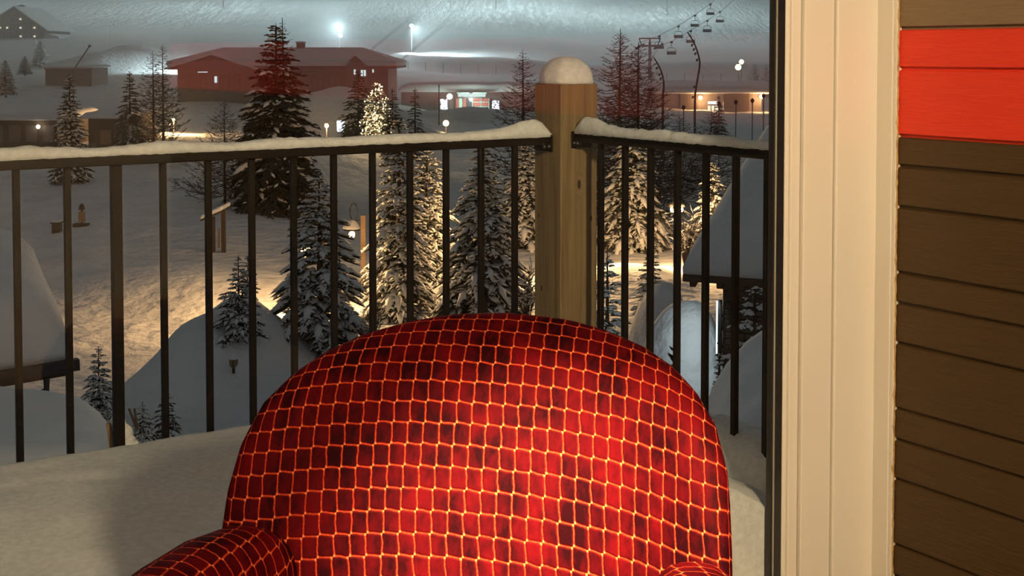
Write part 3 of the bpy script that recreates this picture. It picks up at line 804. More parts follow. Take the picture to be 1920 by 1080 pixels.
# ================================================================== TREES
def rnd(a, b): return R.uniform(a, b)
def spruce_meshes(H, Rr, snow=0.8, whorls=17, seed=1, droop=.55, twigs=8, needle=NEEDLE, tops=1):
    """returns trunk, needles, snow meshes and the tips of the twigs"""
    rg = random.Random(seed); nb = MB(); sn = MB(); tk = MB(); tips = []
    tk.tube([(0, 0, -.3), (0, 0, H * .5), (0, 0, H * .97)], [H * .022, H * .014, H * .003], 7)
    if tops == 2: tk.tube([(0, 0, H * .45), (H * .10, 0, H * .6), (H * .115, 0, H * .96)], [H * .012, H * .010, H * .003], 6)
    axes = [(Vector((0, 0, 0)), 0)] + ([(Vector((H * .11, 0, 0)), .55)] if tops == 2 else [])
    for off, zmin in axes:
        for w in range(whorls):
            t = (w + .3) / whorls
            if t < zmin: continue
            h = H * (.05 + .93 * t ** .92)
            Lr = Rr * (1 - t) ** .72 + Rr * .045
            if tops == 2 and t > .5: Lr *= .8
            cnt = max(5, int(round(10 - 4.5 * t)))
            a0 = rg.uniform(0, 6.28)
            for k in range(cnt):
                a = a0 + 6.283 * k / cnt + rg.uniform(-.3, .3); L_ = Lr * rg.uniform(.72, 1.1); hh = h + rg.uniform(-.5, .5) * H / whorls * .7
                dx = Vector((math.cos(a), math.sin(a), 0)); sd = Vector((-math.sin(a), math.cos(a), 0))
                up0 = .25 + .5 * t; dr = droop * (1.15 - .8 * t)
                def at(s): return off + dx * (L_ * s) + Vector((0, 0, hh + L_ * (up0 * s - (dr + up0 * .55) * s * s)))
                nt_ = max(3, int(twigs * (.45 + .55 * (1 - t))))
                tip = at(1.0); tips.append(tip)
                wb_ = L_ * .055 + H * .003
                nb.spindle(at(.05), at(.55), wb_, wb_ * .8, 4, .5); nb.spindle(at(.45), tip, wb_, wb_ * .8, 4, .3)
                if rg.random() < snow:
                    ws_ = wb_ * rg.uniform(1.0, 1.6)
                    sn.spindle(at(.15), at(.62), ws_ * 1.1, ws_ * .7, 6, .5, wb_ * .75); sn.spindle(at(.5), at(.97), ws_, ws_ * .75, 6, .4, wb_ * .75)
                for j in range(nt_):
                    s = .22 + .72 * (j + rg.uniform(0, .8)) / nt_
                    for sg in (-1, 1):
                        l2 = L_ * .40 * (1.12 - s) * rg.uniform(.7, 1.2) + H * .012
                        p0 = at(s); d = (dx * rg.uniform(.45, .8) + sd * sg * rg.uniform(.6, 1.0)).normalized()
                        p1 = p0 + d * l2 + Vector((0, 0, -l2 * rg.uniform(.10, .75) * (1.1 - .7 * t)))
                        wt = l2 * .10 + H * .0022
                        nb.spindle(p0, p1, wt, wt * .8, 3, .4); tips.append(p1)
                        # ragged needles under the twig
                        for q_ in range(2):
                            b0 = p0.lerp(p1, rg.uniform(.2, .8)); b1 = b0 + Vector((rg.uniform(-1, 1), rg.uniform(-1, 1), rg.uniform(-1.1, .1))) * (l2 * .28)
                            nb.spindle(b0, b1, wt * .45, wt * .45, 3, .3)
                        if rg.random() < snow * .92:
                            sw_ = wt * rg.uniform(1.0, 1.75)
                            sn.spindle(p0.lerp(p1, .02), p0.lerp(p1, rg.uniform(.86, 1.0)), sw_, sw_ * .62, 5, .5, wt * .75)
        # leader
        nb.spindle(off + Vector((0, 0, H * .9)), off + Vector((0, 0, H * 1.0)), H * .008, H * .008, 4, .3)
        for k in range(5):
            a = rg.uniform(0, 6.28); z = H * rg.uniform(.93, .98)
            nb.spindle(off + Vector((0, 0, z)), off + Vector((math.cos(a), math.sin(a), .9)) * (H * .02) + Vector((0, 0, z)), H * .004, H * .004, 3, .4)
    return tk.mesh('trunk', BARK, True), nb.mesh('needles', needle), sn.mesh('snow', SNOW, True), tips
SPR = {}
def spruce(px, ytop, d, hw_px, label, snow=.8, seed=1, proto=None, group=None, base_px=None, needle=NEEDLE, whorls=17, twigs=8, droop=.55, tops=1, yaw=None, name='spruce_tree', cat='tree', sink=.1):
    g = G(px, d) if base_px is None else P(px, base_px, d)
    top = P(px, ytop, d); H = top.z - g.z + sink; Rr = M(hw_px * 1.3, d)
    key = proto or (seed, snow, whorls, twigs, droop, tops, needle.name)
    if key not in SPR:
        SPR[key] = (spruce_meshes(H, Rr, snow, whorls, seed, droop, twigs, needle, tops), H, Rr)
    (tk, nb, sn, tips), H0, R0 = SPR[key]
    o = empty(name, g - Vector((0, 0, sink)), yaw if yaw is not None else 0); tag(o, label, cat, group)
    sc_ = (Rr / R0, Rr / R0, H / H0)
    for nm, me in (('trunk', tk), ('needles', nb), ('snow', sn)):
        if len(me.polygons) == 0: continue
        c = child(me, nm, o, scale=sc_)
        if nm != 'trunk': c['kind'] = 'stuff'
    return o, [Vector((t.x * sc_[0], t.y * sc_[1], t.z * sc_[2])) for t in tips]
def larch_mesh(H, Rr, seed, n=70, snow=0.0):
    rg = random.Random(seed); tk = MB(); tw = MB(); sn = MB()
    lean = rg.uniform(-.01, .01)
    tk.tube([(0, 0, -.3), (lean * H, 0, H * .5), (0, 0, H)], [H * .014, H * .009, H * .0015], 6)
    for k in range(n):
        t = ((k + rg.random()) / n) ** .9; h = H * (.10 + .88 * t); L_ = Rr * (1 - t) ** .75 * rg.uniform(.65, 1.1) + Rr * .05
        a = k * 2.399 + rg.uniform(-.4, .4); dx = Vector((math.cos(a), math.sin(a), 0)); sd = Vector((-math.sin(a), math.cos(a), 0))
        pts = []
        for s in (0, .25, .5, .75, 1.0):
            pts.append(dx * (L_ * s) + Vector((0, 0, h + L_ * (-.28 * s + .42 * s * s * s))) + sd * (L_ * .05 * math.sin(s * 3 + k)))
        r0 = H * .0027 * (.5 + L_ / Rr)
        tw.tube(pts, [r0, r0 * .8, r0 * .65, r0 * .5, r0 * .3], 3)
        if snow and rg.random() < snow:
            for i in range(4): sn.spindle(pts[i], pts[i + 1], r0 * 2.6, r0 * 1.6, 4, .5, r0 * 1.4)
        for j in range(int(4 + 9 * L_ / Rr)):
            s = rg.uniform(.15, 1.0); i = min(3, int(s * 4)); p = pts[i].lerp(pts[i + 1], s * 4 - i)
            d = (dx * rg.uniform(.2, .9) + sd * rg.choice((-1, 1)) * rg.uniform(.3, .9) + Vector((0, 0, rg.uniform(-.25, .7)))).normalized(); l2 = L_ * rg.uniform(.10, .32) + H * .006
            e = p + d * l2; tw.tube([p, p.lerp(e, .5) + Vector((0, 0, -l2 * .06)), e], [r0 * .55, r0 * .5, r0 * .3], 3)
            for _ in range(2):
                p2 = p.lerp(e, rg.uniform(.3, .9)); e2 = p2 + Vector((rg.uniform(-1, 1), rg.uniform(-1, 1), rg.uniform(-.4, 1))) * l2 * .35
                tw.tube([p2, e2], [r0 * .42, r0 * .25], 3)
    return tk.mesh('trunk', BARK, True), tw.mesh('branches', TWIG), (sn.mesh('snow', SNOW, True) if sn.f else None)
LAR = {}
def larch(px, ytop, d, hw_px, label, seed=1, proto=None, n=70, snow=0, group=None, name='larch_tree', cat='tree'):
    g = G(px, d); H = P(px, ytop, d).z - g.z + .1; Rr = M(hw_px * 2.1, d); n = int(n * 1.9); key = proto or (seed, n, snow)
    if key not in LAR: LAR[key] = (larch_mesh(H, Rr, seed, n, snow), H, Rr)
    ms, H0, R0 = LAR[key]
    o = empty(name, g - Vector((0, 0, .1)), rnd(0, 6)); tag(o, label, cat, group)
    for nm, me in zip(('trunk', 'branches', 'snow'), ms):
        if me is None: continue
        c = child(me, nm, o, scale=(Rr / R0, Rr / R0, H / H0))
        if nm != 'trunk': c['kind'] = 'stuff'
    return o
NT = 'snowy trees below the balcony'
# foreground, snow laden
spruce(597, 322, 33, 88, 'broad snow-laden spruce in front of the hanging lantern', .85, 11, whorls=19, twigs=9, group=NT, droop=.5)
spruce(748, 215, 38, 68, 'tall snow-laden spruce right of the hanging lantern', .82, 12, whorls=22, twigs=9, group=NT, droop=.55)
spruce(905, 262, 36, 82, 'snow-laden spruce beside the wooden post, nearest on its long-railing side', .8, 13, whorls=21, twigs=9, group=NT, droop=.6)
spruce(800, 262, 43, 62, 'snow-laden spruce squeezed between two larger spruces', .7, 14, whorls=20, twigs=8, group=NT)
spruce(985, 262, 52, 62, 'grey snowy spruce partly hidden by the wooden post', .8, 15, whorls=20, twigs=8, group=NT)
spruce(1187, 235, 50, 74, 'lamp-lit spruce whose lower boughs glow golden, behind the short railing', .85, 16, whorls=20, twigs=9, group=NT, droop=.8)
spruce(444, 476, hit(444, 640, 20).y, 42, 'small young spruce with two tops on the snow mound', .75, 17, whorls=13, twigs=7, group=NT, tops=2, droop=.35)
spruce(178, 647, hit(178, 785, 20).y, 36, 'little snow-tufted spruce beside the snowy eave', .8, 18, whorls=11, twigs=7, group=NT, droop=.5)
spruce(1140, 468, 24, 62, 'shadowed snowy spruce at the foot of the wooden post, short-railing side', .85, 19, whorls=14, twigs=8, group=NT)
spruce(1222, 452, 31.0, 34, 'half-buried spruce poking out of a snow heap', .6, 20, whorls=12, twigs=7, group=NT, droop=.35)
spruce(1418, 520, 17.5, 105, 'snowy spruce growing in front of the stone wall', .8, 21, whorls=13, twigs=8, group=NT, droop=.5)
spruce(1352, 640, 18.0, 26, 'slim spruce at the corner of the stone wall', .6, 22, whorls=12, twigs=6, group=NT)
spruce(1268, 628, 14, 16, 'tiny spruce top standing before the floodlit snow', .2, 23, whorls=9, twigs=5, group=NT)
# saplings at the deck's edge
spruce(268, 752, 16, 24, 'tiny sapling with snow balls just beyond the balcony edge', .7, 24, whorls=8, twigs=4, group='saplings at the balcony edge', base_px=815, name='spruce_sapling', cat='sapling')
spruce(312, 730, 16.5, 30, 'tiny bare-looking sapling behind a baluster at the balcony edge', .25, 25, whorls=8, twigs=4, group='saplings at the balcony edge', base_px=812, name='spruce_sapling', cat='sapling')
# middle distance
MD = 'trees in the middle distance'
spruce(130, 137, 70, 34, 'slender conical spruce near the low dark building', .45, 31, whorls=24, twigs=6, group=MD, needle=NEEDLED, droop=.35)
spruce(243, 133, 80, 32, 'dark narrow spruce beside two bare larches', .15, 32, whorls=22, twigs=6, group=MD, needle=NEEDLED)
larch(287, 95, 78, 30, 'bare larch next to the dark narrow spruce', 41, n=70, group=MD)
larch(305, 83, 76, 26, 'taller sparse larch with bare crown near the red-brown chalet', 42, n=55, group=MD)
spruce(518, 40, 62, 88, 'biggest dark spruce standing before the chalet chimney', .12, 33, whorls=24, twigs=9, group=MD, needle=NEEDLED, droop=.45)
larch(530, 33, 66, 30, 'thin larch crown rising beside the biggest dark spruce', 43, n=60, group=MD)
larch(420, 188, 62, 44, 'frosted bare larch before the chalet', 44, n=80, snow=.5, group=MD)
spruce(672, 130, 80, 44, 'dark spruce beside the tree hung with lights', .1, 34, whorls=22, twigs=7, group=MD, needle=NEEDLED)
tree_lit, tipsL = spruce(707, 152, 77, 37, 'spruce wrapped in warm fairy lights', .35, 35, whorls=22, twigs=7, group=MD, needle=NEEDLED)
spruce(736, 163, 74, 28, 'dark spruce overlapping the lit tree', .1, 36, whorls=18, twigs=6, group=MD, needle=NEEDLED)
spruce(778, 163, 84, 24, 'small dark spruce with open crown near the visitor centre', .05, 37, whorls=12, twigs=5, group=MD, needle=NEEDLED)
larch(980, 92, 60, 46, 'bare larch close to the wooden post on its long-railing side', 45, n=75, group=MD)
larch(1163, 54, 53, 58, 'tall bare larch beyond the post, short-railing side', 46, n=110, group=MD)
larch(1197, 78, 61, 58, 'second bare larch leaning on the tall one by the lift pylon', 47, n=100, group=MD)
larch(1275, 215, 62, 62, 'low frosted larch under the curved light poles', 48, n=90, snow=.5, group=MD)
larch(1335, 205, 66, 40, 'thin frosted larch behind the snowy roof', 49, n=70, snow=.4, group=MD)
spruce(1348, 178, 100, 20, 'small dark spruce before the lit hut entrance', .1, 38, whorls=16, twigs=5, group=MD, needle=NEEDLED)
spruce(1338, 300, 46, 46, 'snowy spruce behind the rake of the snowy roof', .7, 39, whorls=17, twigs=7, group=MD)
spruce(1462, 180, 75, 30, 'reddish dark spruce next to the window frame edge', .1, 40, proto=(34, .1, 22, 7, .55, 1, NEEDLED.name), group=MD, needle=NEEDLED)
FT = 'far trees below the hotel'
pk = (31, .45, 24, 6, .35, 1, NEEDLED.name)
spruce(76, 76, 250, 15, 'spruce in front of the hotel base', proto=pk, group=FT, base_px=125)
spruce(47, 105, 220, 13, 'small spruce below the hotel', proto=pk, group=FT, base_px=139, yaw=1)
spruce(11, 112, 150, 18, 'grey spruce at the roadside below the hotel', proto=pk, group=FT, base_px=178, yaw=2)
larch(1415, 118, 240, 12, 'misty bare tree by the street lamps', 50, proto=(49, 133, .4), group='far bare trees')
larch(1437, 120, 245, 10, 'misty thin tree by the window frame edge', 50, proto=(49, 133, .4), group='far bare trees')

# bare bushes
def bush(px, d, h_px, w_px, label, seed, n=40, base=None):
    rg = random.Random(seed); g = G(px, d) if base is None else P(px, base, d); H = M(h_px, d); w = M(w_px, d)
    o = empty('bare_bush', g - Vector((0, 0, .1))); tag(o, label, 'bush', 'bare bushes in the snow'); tw = MB(); sn = MB()
    for k in range(n):
        a = rg.uniform(0, 6.28); e = Vector((math.cos(a) * w * rg.uniform(.2, 1), math.sin(a) * w * rg.uniform(.2, 1), H * rg.uniform(.6, 1.05)))
        m_ = e * .5 + Vector((-e.x * .2, -e.y * .2, H * .08)); r0 = H * .008
        tw.tube([(0, 0, 0), m_, e], [r0, r0 * .7, r0 * .3], 3)
        for _ in range(5):
            p = m_.lerp(e, rg.random()); q_ = p + Vector((rg.uniform(-1, 1), rg.uniform(-1, 1), rg.uniform(-.2, 1))) * H * .2
            tw.tube([p, q_], [r0 * .4, r0 * .2], 3)
            if rg.random() < .4: sn.spindle(p, q_, r0 * 1.6, r0 * 1.1, 4, .5, r0)
    tw.build('twigs', TWIG, o)['kind'] = 'stuff'; sn.build('snow', SNOW, o, smooth=True)['kind'] = 'stuff'
bush(1290, 41, 125, 48, 'bare bush glowing in the light of the twin lamp', 61, 60)
bush(988, 33, 150, 30, 'bare bush beside the long-railing face of the wooden post', 62, 34)
bush(760, 31, 90, 50, 'bare bush at the foot of the tall spruce', 63, 34)
bush(690, 32, 110, 40, 'bare bush between the two big spruces', 64, 34)
bush(790, 72, 60, 26, 'bare shrub left of the visitor centre', 65, 26)

# fairy lights on the tree
rg = random.Random(5); mb = MB()
LIT = emitter('fairy_bulb', (1.0, .72, .36), 7.0)
cand = [t for t in tipsL]
rg.shuffle(cand); cam_side = [t for t in cand if t.z > M(8, 77)]
for t in cam_side[:300]:
    r = rg.choice((.028, .035, .045)); mb.add([t + Vector(v) * r for v in ((1, 0, 0), (-1, 0, 0), (0, 1, 0), (0, -1, 0), (0, 0, 1), (0, 0, -1))], [(0, 2, 4), (2, 1, 4), (1, 3, 4), (3, 0, 4), (2, 0, 5), (1, 2, 5), (3, 1, 5), (0, 3, 5)])
o = mb.build('fairy_lights', LIT, loc=tree_lit.location); tag(o, 'warm fairy lights strung over a spruce', 'lights', kind='stuff')
point('fairy_glow', tree_lit.location + Vector((0, -2.0, 2.0)), 260, (1, .68, .33), .5)

# ================================================================== LAMPS IN THE VILLAGE
ORANGE = (1.0, .56, .23)
BULB = emitter('warm_bulb', (1.0, .62, .25), 14.0)
BULBW = emitter('white_bulb', (1.0, .86, .66), 16.0)
def lantern_post(px, py, d, label, power, side=1):
    g = G(px + side * 20, d); top = P(px, py, d)
    o = empty('lantern_post', g - Vector((0, 0, .2))); tag(o, label, 'lamp post', 'warm lamp posts'); base = Vector(o.location); lp = top - base
    H = lp.z + M(48, d)
    MB().bar((0, 0, 0), (0, 0, H - M(14, d)), .16).build('pole', LUMBERL, o)
    mb = MB(); pts = []
    for k in range(17):
        a = math.pi * 2 * k / 16; pts.append((lp.x + M(3, d) + M(7, d) * math.cos(a), 0, lp.z + M(40, d) + M(16, d) * math.sin(a)))
    mb.tube(pts, .025, 5); mb.tube([(0, 0, lp.z + M(26, d)), (lp.x, 0, lp.z + M(22, d)), (lp.x, 0, lp.z + .25)], .025, 5); mb.build('scroll_arm', DARKM, o)
    mb = MB(); mb.lathe([(.30, 0), (.27, .06), (.10, .22), (.02, .26)], 8, (lp.x, 0, lp.z + .10)); hd = mb.build('lantern', DARKM, o)
    for k in range(4):
        a = k * math.pi / 2 + .78
        MB().bar((lp.x + .2 * math.cos(a), .2 * math.sin(a), lp.z + .12), (lp.x + .15 * math.cos(a), .15 * math.sin(a), lp.z - .18), .025).build('lantern_bar', DARKM, hd)
    MB().sphere((lp.x, 0, lp.z - .05), .11, 10, 6).build('bulb', BULB, hd, smooth=True)
    s_ = MB(); s_.lathe([(.31, 0), (.30, .08), (.16, .25), (.02, .31)], 10, (lp.x, 0, lp.z + .15)); s_.build('snow_cap', SNOW, hd, smooth=True)
    point('lantern_glow', top + Vector((0, 0, -.05)), power, ORANGE, .12)
    return o
lantern_post(660, 437, 43, 'wooden lamp post with hanging lantern and scroll arm between two spruces', 1100)
def globe_lamp(px, py, d, label, power, heads=1, col=ORANGE, mat=BULB, r=.16, spread=14):
    top = P(px, py, d); g = G(px, d); o = empty('street_lamp', g - Vector((0, 0, .2))); tag(o, label, 'lamp post', 'warm lamp posts'); H = top.z - o.location.z
    MB().tube([(0, 0, 0), (0, 0, H + (.0 if heads == 1 else -.2))], [.06, .045], 8).build('pole', DARKM, o)
    xs = [0] if heads == 1 else [-M(spread / 2, d), M(spread / 2, d)]
    for x in xs:
        if heads > 1: MB().tube([(0, 0, H - .25), (x * .6, 0, H + .02), (x, 0, H + .1)], .03, 6).build('arm', DARKM, o)
        c = MB().lathe([(.10, 0), (.20, -.04), (.16, .04), (.02, .12)], 8, (x, 0, H + .14)).build('lamp_hood', DARKM, o)
        MB().sphere((x, 0, H), r, 10, 6).build('globe', mat, o, smooth=True)
    point('street_lamp_glow', top + Vector((0, -.3, .0)), power, col, .2)
    return o
globe_lamp(1270, 393, 44, 'lamp post with two warm globes beside the bare bush', 1300, 2, r=.10)
globe_lamp(1086, 430, 42, 'warm lamp post standing hidden behind the wooden post', 2600, 1)
globe_lamp(572, 470, 39, 'warm lamp post standing hidden behind the broad spruce', 1500, 1)
globe_lamp(325, 226, 100, 'far warm lamp behind the bare larches', 2200, 1, r=.12)
globe_lamp(612, 236, 90, 'warm lamp under the dark spruce beside the fairy lights', 900, 1, r=.14)
globe_lamp(836, 231, 130, 'small warm lamp in front of the visitor centre snowbank', 700, 1, r=.3)
globe_lamp(1390, 116, 300, 'upper of two far street lamps on the misty slope', 12000, 1, r=.55)
globe_lamp(1384, 126, 280, 'lower of two far street lamps on the misty slope', 12000, 1, r=.65)
# cold lamp low on the stone wall's corner
COLD = (.80, .95, 1.0)

# ================================================================== NEIGHBOUR HOUSES
# -- right: snowy roof with stone wall
h0 = P(1280, 513, 20); rk = Vector((2.48, 6.0, 1.80)); evd = Vector((6, -2.5, 0)).normalized(); ev = evd * 6.0
hr = empty('stone_house', (h0.x + 2.5, h0.y + 2.0, ground(h0.x + 2.5, h0.y + 2) - .1)); tag(hr, 'stone-walled house with steep smooth snow-covered roof', 'house')
off = Vector(hr.location)
mb = MB(); c = [h0 - off, h0 + ev - off, h0 + ev + rk - off, h0 + rk - off]
snow_slab(mb, c[0], c[1], c[2], c[3], .42, 40, 40, .1, .05, .6, .12, up=Vector((-.05, -.25, .96)), seed=3, edge_m=.55); mb.build('roof_snow', SNOW, hr, smooth=True, fix=True)
dn = Vector((0, 0, -.12)); mb = MB(); mb.add([p + Vector((0, 0, -.004)) for p in c] + [p + dn for p in c], [(0, 1, 2, 3), (7, 6, 5, 4), (0, 4, 5, 1), (1, 5, 6, 2), (2, 6, 7, 3), (3, 7, 4, 0)]); mb.build('roof', LUMBER, hr)
for k in range(9):
    p = h0 - off + evd * (.14 + k * .42) + Vector((.02, .05, -.16))
    MB().bar(p, p + rk.normalized() * .5, .09, .10).build('rafter_end', LUMBER, hr)
rdir = Vector((rk.x, rk.y, 0)).normalized()
w0 = h0 - off + evd * .50 + rdir * .55 + Vector((0, 0, .02)); depth = -w0.z
mb = MB(); A = w0; B = w0 + evd * 5.2; Cc = B + rdir * 5; D = A + rdir * 5
mb.add([A + Vector((0, 0, depth * -1 - .6 + depth * 0)), B - Vector((0, 0, w0.z + .6)), Cc - Vector((0, 0, w0.z + .6)), D - Vector((0, 0, w0.z + .6)), A, B, Cc + Vector((0, 0, 1.2)), D + Vector((0, 0, 1.2))], [(0, 3, 2, 1), (4, 5, 6, 7), (0, 1, 5, 4), (1, 2, 6, 5), (2, 3, 7, 6), (3, 0, 4, 7)])
mb.v[0] = tuple(A - Vector((0, 0, w0.z + .6)))
wallr = mb.build('wall', MORTAR, hr)
protos = []
for k in range(8):
    rg = random.Random(k + 90); s_ = MB(); s_.box(-.5, .5, -.5, .5, -.5, .5)
    s_.v = [(x * (1 + rg.uniform(-.12, .06)), y * (1 + rg.uniform(-.2, .1)), z * (1 + rg.uniform(-.16, .05))) for x, y, z in s_.v]
    protos.append(s_.mesh('stone', STONE))
rg = random.Random(3); z = -.06; yaw = math.atan2(evd.y, evd.x)
cnt = 0
while z > -1.75:
    hh = rg.uniform(.065, .11); x = rg.uniform(-.02, .05)
    while x < 2.3 and cnt < 290:
        ww = rg.uniform(.11, .26)
        p = w0 + evd * (x + ww / 2) - rdir * rg.uniform(-.005, .018) + Vector((0, 0, z - hh / 2))
        o = bpy.data.objects.new('stone', rg.choice(protos)); C.objects.link(o); o.parent = wallr; o.location = p; o.rotation_euler.z = yaw; o.scale = (ww * .93, .09, hh * .9); cnt += 1
        x += ww
    z -= hh
# lamp strip on the wall corner with its cold light
lp = w0 - rdir * .10 - evd * .02
wl_ = empty('wall_light', off + lp + Vector((0, 0, -.75)), yaw); tag(wl_, 'cold white light strip on the corner of the stone wall', 'lamp')
MB().box(-.03, .03, -.03, .03, -.62, .28).build('housing', DARKM, wl_)
MB().box(-.055, -.032, -.025, .025, -.60, .26).build('diffuser', emitter('cold_strip', COLD, 2.2), wl_)
spot('wall_light_glow', off + lp + Vector((-.12, -.05, -.45)), (2.55, 21.3, P(1262, 640, 21.5).z), 70, 130, COLD, .9, .1)

# -- left: snowy roof with dark eave
lt = empty('timber_house', (-6.8, 16.0, ground(-6.8, 16) - .1)); tag(lt, 'timber house with thick rounded snow on its roof beside the little spruce', 'house'); off = Vector(lt.location)
e1 = P(136, 672, 14.2); e0 = P(-420, 765, 12.6); t1 = P(66, 500, 18); t0 = P(-460, 505, 17.6)
c = [e0 - off, e1 - off, t1 - off, t0 - off]
mb = MB(); snow_slab(mb, c[0], c[1], c[2], c[3], .62, 36, 36, .14, .08, .7, .10, seed=8, edge_m=.7); mb.build('roof_snow', SNOW, lt, smooth=True, fix=True)
mb = MB(); mb.add([p + Vector((0, 0, -.004)) for p in c] + [p + Vector((0, 0, -.18)) for p in c], [(0, 1, 2, 3), (7, 6, 5, 4), (0, 4, 5, 1), (1, 5, 6, 2), (2, 6, 7, 3), (3, 7, 4, 0)]); mb.build('roof', LUMBER, lt)
ed = (c[1] - c[0]).normalized(); inn = Vector((-ed.y, ed.x, 0)).normalized()
mb = MB(); mb.bar(c[0] + Vector((0, 0, -.06)) - inn * .05, c[1] + ed * .05 + Vector((0, 0, -.06)) - inn * .05, .10, .12); gt = mb.build('gutter', DARKM, lt)
q1 = c[1] - ed * .28 + Vector((0, 0, -.16)); MB().tube([q1, q1 + Vector((0, 0, -.14)), q1 + inn * .25 - ed * .22 + Vector((0, 0, -.3)), q1 + inn * .25 - ed * .22 + Vector((0, 0, -3))], .035, 7).build('downpipe', DARKM, gt)
wa = c[0] + inn * .5 + Vector((0, 0, -.14)); wb2 = c[1] - ed * .62 + inn * .5 + Vector((0, 0, -.14))
mb = MB(); far_ = inn * 3.0
mb.add([Vector((p.x, p.y, -.4)) for p in (wa, wb2, wb2 + far_, wa + far_)] + [wa, wb2, wb2 + far_, wa + far_], [(0, 3, 2, 1), (4, 5, 6, 7), (0, 1, 5, 4), (1, 2, 6, 5), (2, 3, 7, 6), (3, 0, 4, 7)]); mb.build('wall', LUMBERL, lt)
# -- porch roofs just below the balcony
def porch(name, pts, label, seed, th=.3):
    cen = sum((Vector(p) for p in pts), Vector()) / 4
    o = empty(name, (cen.x, cen.y, ground(cen.x, cen.y) - .1)); tag(o, label, 'roof', 'porch roofs below the balcony'); off = Vector(o.location); c = [Vector(p) - off for p in pts]
    mb = MB(); snow_slab(mb, *c, th, 36, 36, .12, .05, .8, .06, seed=seed, edge_m=.4); mb.build('roof_snow', SNOW, o, smooth=True, fix=True)
    mb = MB(); mb.add([p + Vector((0, 0, -.004)) for p in c] + [p + Vector((0, 0, -.12)) for p in c], [(0, 1, 2, 3), (7, 6, 5, 4), (0, 4, 5, 1), (1, 5, 6, 2), (2, 6, 7, 3), (3, 7, 4, 0)]); mb.build('roof', LUMBER, o)
    for p in c:
        t = p.lerp(sum(c, Vector()) / 4, .15); MB().bar((t.x, t.y, -.3), (t.x, t.y, t.z - .1), .12).build('pillar', LUMBERL, o)
porch('porch_roof', [P(-700, 1050, 7.0), P(300, 960, 7.0), P(212, 848, 8.6), P(-500, 700, 10.0)], 'porch roof under smooth snow below the timber house', 11)
porch('porch_roof', [P(1335, 960, 6.0), P(1900, 820, 6.2), P(1720, 500, 9.2), P(1325, 770, 8.2)], 'porch roof under smooth snow between short railing and stone wall', 12)

# ================================================================== SMALL THINGS IN THE SNOW
# wooden marker stump with a snow hat
g = hit(438, 686, 20); DM = g.y - .5; g = P(438, 690, DM)
o = empty('wooden_marker', g); tag(o, 'rounded wooden marker wearing a pointed snow hat', 'marker')
k = M(1, DM)
mb = MB(); poly = [(8 * k * math.cos(a), 12 * k + 12 * k * math.sin(a)) for a in [2 * math.pi * i / 20 for i in range(20)]]
mb.prism(poly, -.05, .05); mb.build('plate', LUMBERL, o, bevel=.01, fix=True)
MB().box(-.01, .01, -.056, -.05, 1 * k, 23 * k).build('seam', LUMBER, o)
MB().box(-.03, .03, -.03, .03, -.12, .05).build('stake', LUMBER, o)
mb = MB(); mb.lathe([(8.4 * k, 0), (6.5 * k, 4 * k), (3 * k, 9 * k), (.3 * k, 13 * k)], 12, (0, 0, 17 * k)); mb.build('snow_hat', SNOW, o, smooth=True)
# two sticks beside the sapling
for i, (x0, y0, x1, y1) in enumerate(((257, 805, 242, 766), (258, 805, 252, 766))):
    a = P(x0, y0, 15.8); b = P(x1, y1, 15.8); mb = MB(); mb.tube([a - a, b - a], .016, 6)
    o = mb.build('stick', LUMBERL, loc=a); tag(o, ('leaning wooden stick farther from the snow-balled sapling', 'steeper wooden stick closer to the snow-balled sapling')[i], 'stick', 'sticks beside the sapling')
# covered notice shelter
g = G(405, 50); o = empty('notice_shelter', g); tag(o, 'small open shelter with snowy roof and timber posts on the snow bank', 'shelter'); k = M(1, 50)
for x, z1, w in ((-14, 66, 9), (8, 78, 7)): MB().box(x * k, (x + w) * k, -.1, .1, -.3, z1 * k).build('post', LUMBER, o)
MB().box(1 * k, 4 * k, -.05, .05, 8 * k, 44 * k).build('sign_board', LUMBERL, o); MB().box(-19 * k, -6 * k, -.2, .12, -.1, 32 * k).build('cabinet', LUMBER, o)
MB().prism([(-24 * k, 62 * k), (18 * k, 80 * k), (18 * k, 83 * k), (-24 * k, 65 * k)], -.7, .7).build('roof', LUMBER, o, fix=True)
MB().prism([(-25 * k, 65 * k), (18.5 * k, 83.5 * k), (17 * k, 92 * k), (-24 * k, 73 * k)], -.75, .75).build('roof_snow', SNOW, o, fix=True, bevel=.08)
# lift information board and boxes in the left snow field
g = G(150, 56); o = empty('information_board', g); tag(o, 'little timber information board with gabled top in the snow field', 'sign'); k = M(1, 56)
MB().box(-6 * k, 6 * k, -.05, .05, 8 * k, 27 * k).build('panel', LUMBERL, o); MB().prism([(-5 * k, 31 * k), (5 * k, 31 * k), (3 * k, 40 * k), (0, 43 * k), (-3 * k, 40 * k)], -.1, .1).build('gable', LUMBER, o, fix=True)
MB().box(-15 * k, 12 * k, -.2, .2, -1 * k, 5 * k).build('bench', LUMBER, o); MB().box(-1.5 * k, 1.5 * k, -.04, .04, -.4, 33 * k).build('post', LUMBER, o)
g = G(103, 55); o = empty('waste_box', g); tag(o, 'dark waste box standing in the snow field beside the information board', 'box'); k = M(1, 55)
MB().box(-7 * k, 7 * k, -.2, .2, -.3, 18 * k).build('body', LUMBER, o); MB().box(-9 * k, 9 * k, -.25, .25, 18 * k, 20 * k).build('lid', DARKM, o); MB().box(-8 * k, 8 * k, -.24, .24, 20 * k, 23 * k).build('snow', SNOW, o, bevel=.05)

